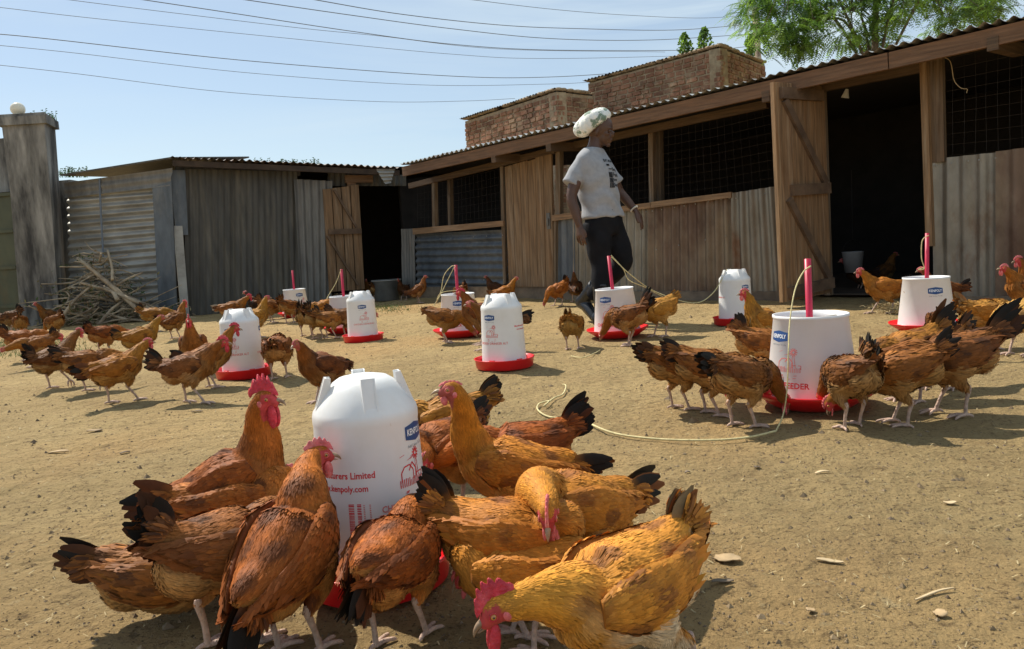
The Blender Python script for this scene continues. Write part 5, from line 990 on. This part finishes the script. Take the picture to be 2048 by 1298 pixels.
# ------------------------------------------------------------------ left side flock
K('big brown hen striding right with a dark tail in front of the left drinker', f=(385, 806), hd=4, pose='walk', pal='brown', s=1.02, q=1, comb=.65, tail=55, tl=.14, tint=(1.15, 1.05, 1.0))
K('hen behind the big striding hen with its breast at the left drinker', f=(425, 778), hd=25, pose='stand', pal='rust', s=.98, q=1, comb=.6)
K('red faced hen looking at the camera behind the big striding hen', f=(392, 745), hd=285, pose='alert', pal='red', s=.98, q=1, comb=.75)
K('golden backed hen walking away with black tail in the left flock', f=(243, 808), hd=52, pose='walk', pal='gold', s=1.0, q=1, comb=.3, tail=12, tl=.14, tint=(.9, .8, .75))
K('brown hen lifting a foot left of the golden backed hen', f=(182, 786), hd=38, pose='low', legs=((.06, .035), (-.02, 0)), pal='rust', s=.95, q=1, comb=.3, tail=30, tint=(.95, .95, .95))
K('dark striped hen lifting a foot at the left of the flock', f=(115, 776), hd=65, pose='step', pal='brown', s=1.0, q=1, comb=.3, tail=75, tl=.15)
K('reddish hen walking right near the left edge', f=(54, 722), hd=22, pose='low', pal='rust', s=1.02, q=1, comb=.5, tint=(1.1, .95, .95))
K('hen between the reddish hen and the dark striped hen', f=(78, 735), hd=230, pose='low', pal='rust', s=.92, q=1, comb=.2)
K('red brown hen in the middle of the left flock looking away', f=(213, 708), hd=60, pose='low', pal='red', s=.98, q=1, comb=.2, tint=(1.2, 1.1, 1.1))
K('ochre hen stretching its neck to the right in the left flock', f=(285, 720), hd=40, pose='walk', pal='gold', s=1.0, q=1, comb=.2, tint=(.85, .85, .8))
K('brown hen with a red comb in front of the brush pile', f=(352, 680), hd=60, pose='stand', pal='rust', s=1.0, q=0, comb=.5, tint=(.9, .9, .9))
K('ochre hen by the foot of the brush pile looking right', f=(313, 664), hd=8, pose='low', pal='gold', s=1.02, q=0, comb=.2, tint=(.7, .7, .7))
K('brown hen scratching before the brush pile at left', f=(112, 676), hd=150, pose='feed', pal='rust', s=.98, q=0, comb=.2, tail=60)
K('hen in the shade beside the foot of the pillar', f=(101, 656), hd=240, pose='stand', pal='brown', s=.95, q=0, comb=.2)
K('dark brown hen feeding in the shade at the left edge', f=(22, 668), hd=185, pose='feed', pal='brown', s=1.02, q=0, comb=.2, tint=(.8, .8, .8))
K('small ochre tailed hen in the shade of the green gate', f=(44, 673), hd=120, pose='feed', pal='rust', s=.92, q=0, comb=.2)
# ================================================================== THE WOMAN
from mathutils.bvhtree import BVHTree
def person():
    Y0 = 6.1; F_ = np.array([.8, -.6, 0]); Lf = np.array([.6, .8, 0]); g = AT(1203, 655, 5.98)
    root = thing('person', 'woman in a grey printed T-shirt, black trousers, boots and patterned cap walking past the wall', 'person', (g[0], Y0, 0))
    A = lambda x, y, dy=0: AT(x, y, Y0+dy)
    def torso(rows, grow=0.0):
        P = [A(x, y) for x, y, *_ in rows]; W_ = [r[2]+grow for r in rows]; D_ = [r[3]+grow for r in rows]; S = spline(np.column_stack([P, W_, D_]), 26)
        n = 28; V = []; a = np.linspace(0, 2*np.pi, n, endpoint=False)
        for r in S:
            for t in a: V.append(r[:3] + Lf*math.cos(t)*r[3] + F_*math.sin(t)*r[4]*(1.0 if math.sin(t) > 0 else .85))
        k = len(S); Fc = [(i*n+j, i*n+(j+1) % n, (i+1)*n+(j+1) % n, (i+1)*n+j) for i in range(k-1) for j in range(n)]; Fc += [tuple(range(n))[::-1], tuple((k-1)*n+j for j in range(n))]; return np.array(V), Fc
    R1, L1 = -.14, .16
    rsh, rel, rwr = A(1156, 338, R1+.01), A(1143, 396, R1-.03), A(1159, 452, R1-.06)
    lsh, lel, lwr = A(1215, 338, L1-.01), A(1239, 384, L1+.02), A(1270, 420, L1-.04)
    def limb(pts, rr, n=12): S = spline(np.column_stack([pts, rr]), 16); return loft(S[:, :3], S[:, 3], S[:, 3], n, (.2, .9, .1))
    def hand(w, d, nrm, th):      # d: finger direction, nrm: back of hand, th: thumb side
        d, nrm, th = unit(d), unit(nrm), unit(th); parts = [loft(spline([w-d*.01, w+d*.03, w+d*.075], 8), np.linspace(.026, .040, 8), np.linspace(.020, .013, 8), 12, th)]
        for i, (o, ln, b) in enumerate(((.030, .070, .10), (.010, .078, .06), (-.011, .072, .12), (-.030, .056, .2))):
            k0 = w+d*.070+th*o; k1 = k0+d*ln*.45+th*o*.25-nrm*b*.06; k2 = k1+d*ln*.35-nrm*(.012+b*.05); k3 = k2+d*ln*.2-nrm*(.012+b*.06); parts.append(limb([k0-d*.02, k0, k1, k2, k3], [.009, .0095, .0088, .008, .0065], 8))
        t0 = w+d*.022+th*.022; parts.append(limb([t0, t0+th*.022+d*.022-nrm*.006, t0+th*.030+d*.048-nrm*.014, t0+th*.028+d*.066-nrm*.018], [.013, .0115, .0095, .0075], 8)); return parts
    hf = unit([.90, -.38, -.16]); hl = unit(np.cross(Z, hf)); hup = np.cross(hf, hl); hc = A(1202, 262)
    parts = [ell(hc+hup*.025-hf*.012, (.098, .078, .105), [hf, hl, hup], 22, 16), ell(hc-hup*.045+hf*.025, (.066, .058, .062), [hf, hl, hup], 18, 12),
             ell(hc+hf*.088-hup*.018, (.020, .016, .024), [hf, hl, hup], 10, 8), ell(hc+hf*.077-hup*.060, (.019, .026, .010), [hf, hl, hup], 10, 8), ell(hc+hf*.076-hup*.073, (.016, .022, .009), [hf, hl, hup], 10, 8), ell(hc+hf*.064-hup*.098, (.022, .022, .016), [hf, hl, hup], 10, 8),
             ell(hc+hf*.066+hup*.022, (.022, .05, .010), [hf, hl, hup], 10, 8), limb([hc-hup*.05-hf*.025, A(1190, 292), A(1187, 305)], [.056, .055, .07])]
    for sg in (-1, 1): parts.append(ell(hc-hf*.012+hl*sg*.077-hup*.015, (.017, .010, .028), [hf, hl, hup], 8, 8)); parts.append(ell(hc+hf*.052+hl*sg*.036-hup*.022, (.026, .024, .02), [hf, hl, hup], 8, 8))
    tr = [(1206, 452, .165, .125), (1203, 425, .170, .135), (1196, 392, .160, .140), (1190, 355, .168, .142), (1186, 330, .175, .118), (1184, 312, .158, .085), (1186, 300, .085, .062)]
    parts.append(torso(tr, -.012))
    parts.append(limb([rsh, (rsh+rel)/2, rel, (rel+rwr)/2, rwr], [.040, .046, .039, .037, .025])); parts.append(limb([lsh, (lsh+lel)/2, lel, (lel+lwr)/2, lwr], [.040, .046, .039, .036, .025]))
    parts += hand(rwr, A(1163, 500, R1-.09)-rwr, [-.35, -.9, 0], F_*.8+np.array([0, -.3, 0])); parts += hand(lwr, A(1292, 452, L1-.08)-lwr, [.5, -.4, .6], [-.3, -.75, -.3])
    V, F, N = remesh(parts, .0052, 2); MB().add(V, F).build('body', M['skin'], root, smooth=True)
    for sg in (-1, 1): mb = MB(); mb.add(*ell(hc+hf*.076+hl*sg*.034+hup*.0, (.010, .013, .011), [hf, hl, hup], 10, 8)); mb.add(*ell(hc+hf*.084+hl*sg*.034+hup*.0, (.0035, .006, .006), [hf, hl, hup], 8, 6), mi=1); mb.build('eye', [M['skin'], M['pupil']], root, smooth=True)
    # shirt
    sp = [torso([(1205, 436, .185, .145)]+[(x, y, w*1.04, d_*1.03) for x, y, w, d_ in tr[1:6]]+[(1187, 297, .080, .064)], .008)]
    def sleeve(a, b, r0, r1): return loft(spline([a*1.0, (a+b)/2, b], 10), np.linspace(r0, r1, 10), np.linspace(r0, r1, 10), 16, (.2, .9, .1))
    sp.append(sleeve(A(1163, 327, R1+.04), A(1141, 370, R1), .060, .070)); sp.append(sleeve(A(1208, 327, L1-.04), A(1231, 366, L1), .058, .064))
    V, F, N = remesh(sp, .009, 3)
    cz = np.sin(V[:, 2]*48+np.sin(V[:, 0]*23)*2.2+V[:, 0]*18)*np.clip((1.25-V[:, 2])/.25, .15, 1)*.0055 + pn(V, 21, 1)*.006; V = V + N*cz[:, None]
    sh = MB().add(V, F).build('t_shirt', M['shirt'], root, smooth=True)
    bvh = BVHTree.FromPolygons(V.tolist(), F); o0 = A(1206, 340); pf = unit(F_*.75+np.array([.2, -.66, 0])); px_ = unit(np.cross(Z, pf))
    mb = MB()
    def put(V2, F2, x, y):
        Q = [];
        for v in V2:
            p = o0 + px_*(x+v[0]) + Z*(y+v[1]) + pf*.5; h = bvh.ray_cast(Vector(p), Vector(-pf)); 
            if h[0] is None: return
            Q.append(np.array(h[0]) + pf*.0035)
        mb.add(np.array(Q), F2)
    def rect(x0, y0, x1, y1, n=6): 
        for i in range(n): a, b = x0+(x1-x0)*i/n, x0+(x1-x0)*(i+1)/n; put([(a, y0), (b, y0), (b, y1), (a, y1)], [(0, 1, 2, 3)], 0, 0)
    for s_, sz, x, y in (('EAT. MEAL.', .030, -.075, .060), ('Sleep', .034, .0, -.004), ('Food', .044, .005, -.045), ('Farm', .030, .0, -.082), ('Sleep', .036, .0, -.120)):
        V2, F2 = text_mesh(s_, sz, 'LEFT', .0006); put(V2, F2, x, y)
    rect(-.06, .020, -.025, .034, 3); rect(-.045, -.006, -.004, .000, 3)
    for k, (y0, y1) in enumerate(((-.062, -.026), (-.100, -.070), (-.138, -.106))): 
        for j in range(4): rect(-.052+j*.013, y0, -.044+j*.013, y1, 1)
        rect(-.055, y0-.004, -.003, y0, 3)
    o = mb.build('shirt_print', M['trouser'], None); o.parent = sh; o.location = -np.array(root.location)
    # trousers
    kA, kB = A(1201, 528, -.09), A(1246, 524, .02); aA, aB = A(1203, 596, -.12), A(1183, 592, .25)
    tp = [torso([(1208, 470, .15, .12), (1207, 452, .17, .135), (1204, 432, .172, .137), (1200, 415, .165, .135)], .004), limb([A(1193, 446, -.06), A(1197, 488, -.08), kA, (kA+aA)/2, aA], [.112, .098, .074, .072, .060], 16), limb([A(1217, 446, .05), A(1234, 486, .03), kB, (kB+aB)/2, aB], [.110, .098, .076, .070, .056], 16)]
    V, F, N = remesh(tp, .011, 4); V = V+N*(pn(V, 26, 2)*.007)[:, None]; MB().add(V, F).build('trousers', M['trouser'], root, smooth=True)
    # boots
    def boot(kn, an, heel, toe, nm='boot'):
        mid = heel*.5+toe*.5; V, F, N = remesh([limb([kn, (kn+an)/2, an], [.066, .058, .052], 14), limb([an, heel*.75+an*.25, mid+Z*.03, toe], [.052, .050, .046, .036], 14), limb([heel+Z*.01, mid, toe], [.034, .034, .03], 10)], .008, 4); MB().add(V, F).build(nm, M['boot'], root, smooth=True)
    gA = g*[1, 1, 0]; boot(A(1202, 568, -.11), A(1203, 628, -.12)+0, gA+Z*.035-F_*.05, gA+Z*.035+F_*.17)
    t = GZ(1190, 637, .03); boot(A(1192, 572, .24), A(1166, 602, .38), A(1161, 606, .42), t)
    # cap
    a1 = unit(math.cos(R(33))*RT+math.sin(R(33))*UP); a2 = np.array([0, 1., 0]); a2 = unit(a2-a1*np.dot(a1, a2)); a3 = np.cross(a1, a2); a3 = -a3 if a3[2] < 0 else a3; cc = A(1186, 248)
    V, F = ell(cc, (.152, .118, .098), [a1, a2, a3], 64, 40); d = V-cc; dn_ = d/np.linalg.norm(d, axis=1)[:, None]; low = np.clip(-(dn_@a3), 0, 1)
    az_ = np.arctan2(dn_@a2, dn_@a1); V = V + dn_*(np.sin(az_*17+pn(d, 14)*2)*.007*np.clip(1-np.abs(dn_@a3)*.9, 0, 1) + pn(d, 30, 2)*.009)[:, None] + a3[None]*(low*.055)[:, None] - a1[None]*(low*.01)[:, None]
    MB().add(V, F).build('cap', M['hat'], root, smooth=True)
    for w_, d_, nm in ((lwr+(lel-lwr)*.06, lwr-lel, 'bracelet'),):
        s_ = unit(np.cross(d_, Z)); u_ = unit(np.cross(s_, d_)); mb = MB()
        for a in np.linspace(0, 2*math.pi, 18, endpoint=False): mb.add(*ell(w_+(s_*math.cos(a)+u_*math.sin(a))*.029, (.007, .007, .007), nu=8, nv=6))
        mb.build(nm, M['bead'], root, smooth=True)
person()
# ================================================================== LITTER ON THE GROUND
def scatter():
    rg = np.random.default_rng(5); n = 15000; Yd = .75+np.exp(rg.uniform(0, np.log(11), n))-1.0+.25; X = (rg.random(n)-.5)*1.5*Yd; mb = MB(); base = np.array([[1, 0, 0], [0, 1, 0], [-1, 0, 0], [0, -1, 0], [0, 0, .8], [0, 0, -.5]], float); Fb = [(0, 1, 4), (1, 2, 4), (2, 3, 4), (3, 0, 4)]
    zz = gz(X, Yd); s = rg.lognormal(-6.3, .55, n)*(1+.12*Yd)
    V = base[None]*rg.uniform(.6, 1.3, (n, 6, 1))*s[:, None, None]; a = rg.random(n)*6.28; c, si = np.cos(a)[:, None], np.sin(a)[:, None]; V = np.stack([V[..., 0]*c-V[..., 1]*si*.7, V[..., 0]*si+V[..., 1]*c*.7, V[..., 2]], -1)+np.stack([X, Yd, zz+.0005], -1)[:, None]
    Fq = (np.arange(n)*6)[:, None, None]+np.array(Fb)[None]; mb.addarr(V.reshape(-1, 3), Fq.reshape(-1, 3)); tag(mb.build('gravel', M['stone']), kind='stuff')['label'] = 'small clods and grit strewn over the dry earth'
    n = 1300; Yd = .75+np.exp(rg.uniform(0, np.log(10), n))-.75; X = (rg.random(n)-.5)*1.45*Yd; a = rg.random(n)*3.14; l_ = rg.uniform(.002, .009, n)*(.5+.25*Yd); w = rg.uniform(.0004, .001, n)*(1+.2*Yd); mb = MB()
    d = np.stack([np.cos(a), np.sin(a), 0*a], -1); p = np.stack([-d[:, 1], d[:, 0], 0*a], -1); c0 = np.stack([X, Yd, gz(X, Yd)+.003], -1)
    V = np.stack([c0-d*l_[:, None]-p*w[:, None], c0-d*l_[:, None]+p*w[:, None], c0+d*l_[:, None]+p*w[:, None]+[0, 0, .003], c0+d*l_[:, None]-p*w[:, None]+[0, 0, .003]], 1).reshape(-1, 3); mb.addarr(V, (np.arange(n)*4)[:, None]+[0, 1, 2, 3]); o = tag(mb.build('straw_litter', M['straw']), kind='stuff'); o['label'] = 'bits of straw scattered over the yard'
    # straw heap by the shed door
    mb = MB(); rnd = random.Random(4)
    for i in range(420):
        c = GZ(rnd.gauss(1790, 22), rnd.gauss(624, 5), 0); a = rnd.uniform(0, 6.28); l2 = rnd.uniform(.03, .09); h = rnd.random()*.04; dd = np.array([math.cos(a)*l2, math.sin(a)*l2, rnd.uniform(-.02, .03)]); q = c+Z*(h+.012); tube(mb, [q-dd/2, q+[0, 0, .01], q+dd/2], .0013, 3)
    o = tag(mb.build('straw_heap', M['straw']), kind='stuff'); o['label'] = 'loose straw under the orange hen at the shed doorway'
    mb = MB()
    for i in range(2600):
        c = GZ(rnd.gauss(30, 75), rnd.gauss(694, 10), 0) if i % 5 else GZ(rnd.gauss(775, 25), rnd.gauss(617, 4), 0); 
        if c[1] > 11: continue
        h = rnd.uniform(.015, .04); a = rnd.uniform(0, 6.28); w_ = .0035; z_ = float(gz(np.array([c[0]]), np.array([c[1]]))[0]); b0 = np.array([c[0], c[1], z_]); mb.add([b0-[w_*math.cos(a), w_*math.sin(a), 0], b0+[w_*math.cos(a), w_*math.sin(a), 0], b0+[rnd.gauss(0, .015), rnd.gauss(0, .015), h]], [(0, 1, 2)])
    o = tag(mb.build('grass', M['grass']), kind='stuff'); o['label'] = 'sparse short grass at the left edge and by the basin'
scatter()
def scrap(name, px, py, w, l, mat, lab, cat, rz=0, kind='leaf', gr='litter lying on the yard'):
    w *= .75; l *= .7
    c = GZ(px, py, 0); c[2] = float(gz(np.array([c[0]]), np.array([c[1]]))[0])+.003; rnd = random.Random(px); n = 9; V = []; F = []
    for i in range(n):
        t = i/(n-1); hw = w/2*(math.sin(math.pi*min(1, .08+t*.9)))**.6*rnd.uniform(.8, 1.15); z = .0015*math.sin(t*5+px)
        x = -l/2+l*t; cv = .05*l*math.sin(t*3)
        for s_ in (-1, 0, 1): V.append((x, cv+s_*hw, z+abs(s_)*w*.12+.002)); 
        for s_ in (-1, 0, 1): V.append((x, cv+s_*hw, z+abs(s_)*w*.12))
    for i in range(n-1):
        a = i*6
        for k in (0, 1): F += [(a+k, a+k+1, a+k+7, a+k+6), (a+3+k, a+9+k, a+10+k, a+4+k)]
        F += [(a, a+6, a+9, a+3), (a+2, a+5, a+11, a+8)]
    V = np.array(V); ch, sh = math.cos(rz), math.sin(rz); V = np.stack([V[:, 0]*ch-V[:, 1]*sh, V[:, 0]*sh+V[:, 1]*ch, V[:, 2]], -1)+c
    tag(MB().add(V, F).build(name, M[mat], smooth=True), lab, cat, gr)
scrap('dry_leaf', 1455, 1118, .05, .075, 'card', 'curled pale brown leaf right of the yellow rooster', 'leaf', -.5)
scrap('dry_leaf', 1446, 1170, .018, .06, 'bark', 'thin dark leaf sliver below the curled pale leaf', 'leaf', .1)
scrap('feather', 1870, 1188, .007, .13, 'feather', 'long pale feather lying at the lower right of the yard', 'feather', .35)
scrap('dry_leaf', 1515, 935, .022, .028, 'bark', 'small dark brown dropping shaped leaf in the open ground right of centre', 'leaf', .5)
scrap('feather', 1645, 948, .014, .06, 'feather', 'small pinkish feather in the open ground at right', 'feather', .2)
scrap('paper_scrap', 1900, 1006, .022, .04, 'feather', 'crumpled white scrap on the bare ground at right', 'scrap', -.1)
scrap('paper_scrap', 1882, 1228, .03, .03, 'card', 'small grey scrap below the long pale feather', 'scrap', .3)
scrap('stone', 1622, 1222, .022, .022, 'card', 'rounded pale pebble on the ground at lower right', 'stone', .3)
scrap('flat_stone', 190, 868, .045, .085, 'stone', 'flat grey stone on the ground left of the rooster', 'stone', .1)
scrap('dry_leaf', 118, 908, .03, .10, 'card', 'torn pale leaf strip at the left of the yard', 'leaf', .1)
scrap('dry_leaf', 250, 904, .02, .05, 'bark', 'dark curled leaf between the grey stone and the front hens', 'leaf', .7)
scrap('dry_leaf', 395, 826, .02, .07, 'bark', 'thin dark leaf under the big striding hen', 'leaf', .0)
scrap('feather', 1660, 1128, .018, .07, 'feather', 'brownish feather below the pebble free patch at right', 'feather', -.4)
scrap('dry_leaf', 1052, 757, .02, .06, 'card', 'pale leaf just right of the middle drinker tray', 'leaf', .2)
scrap('dry_leaf', 1375, 945, .018, .022, 'bark', 'tiny dark leaf right of the golden hens', 'leaf', .2)
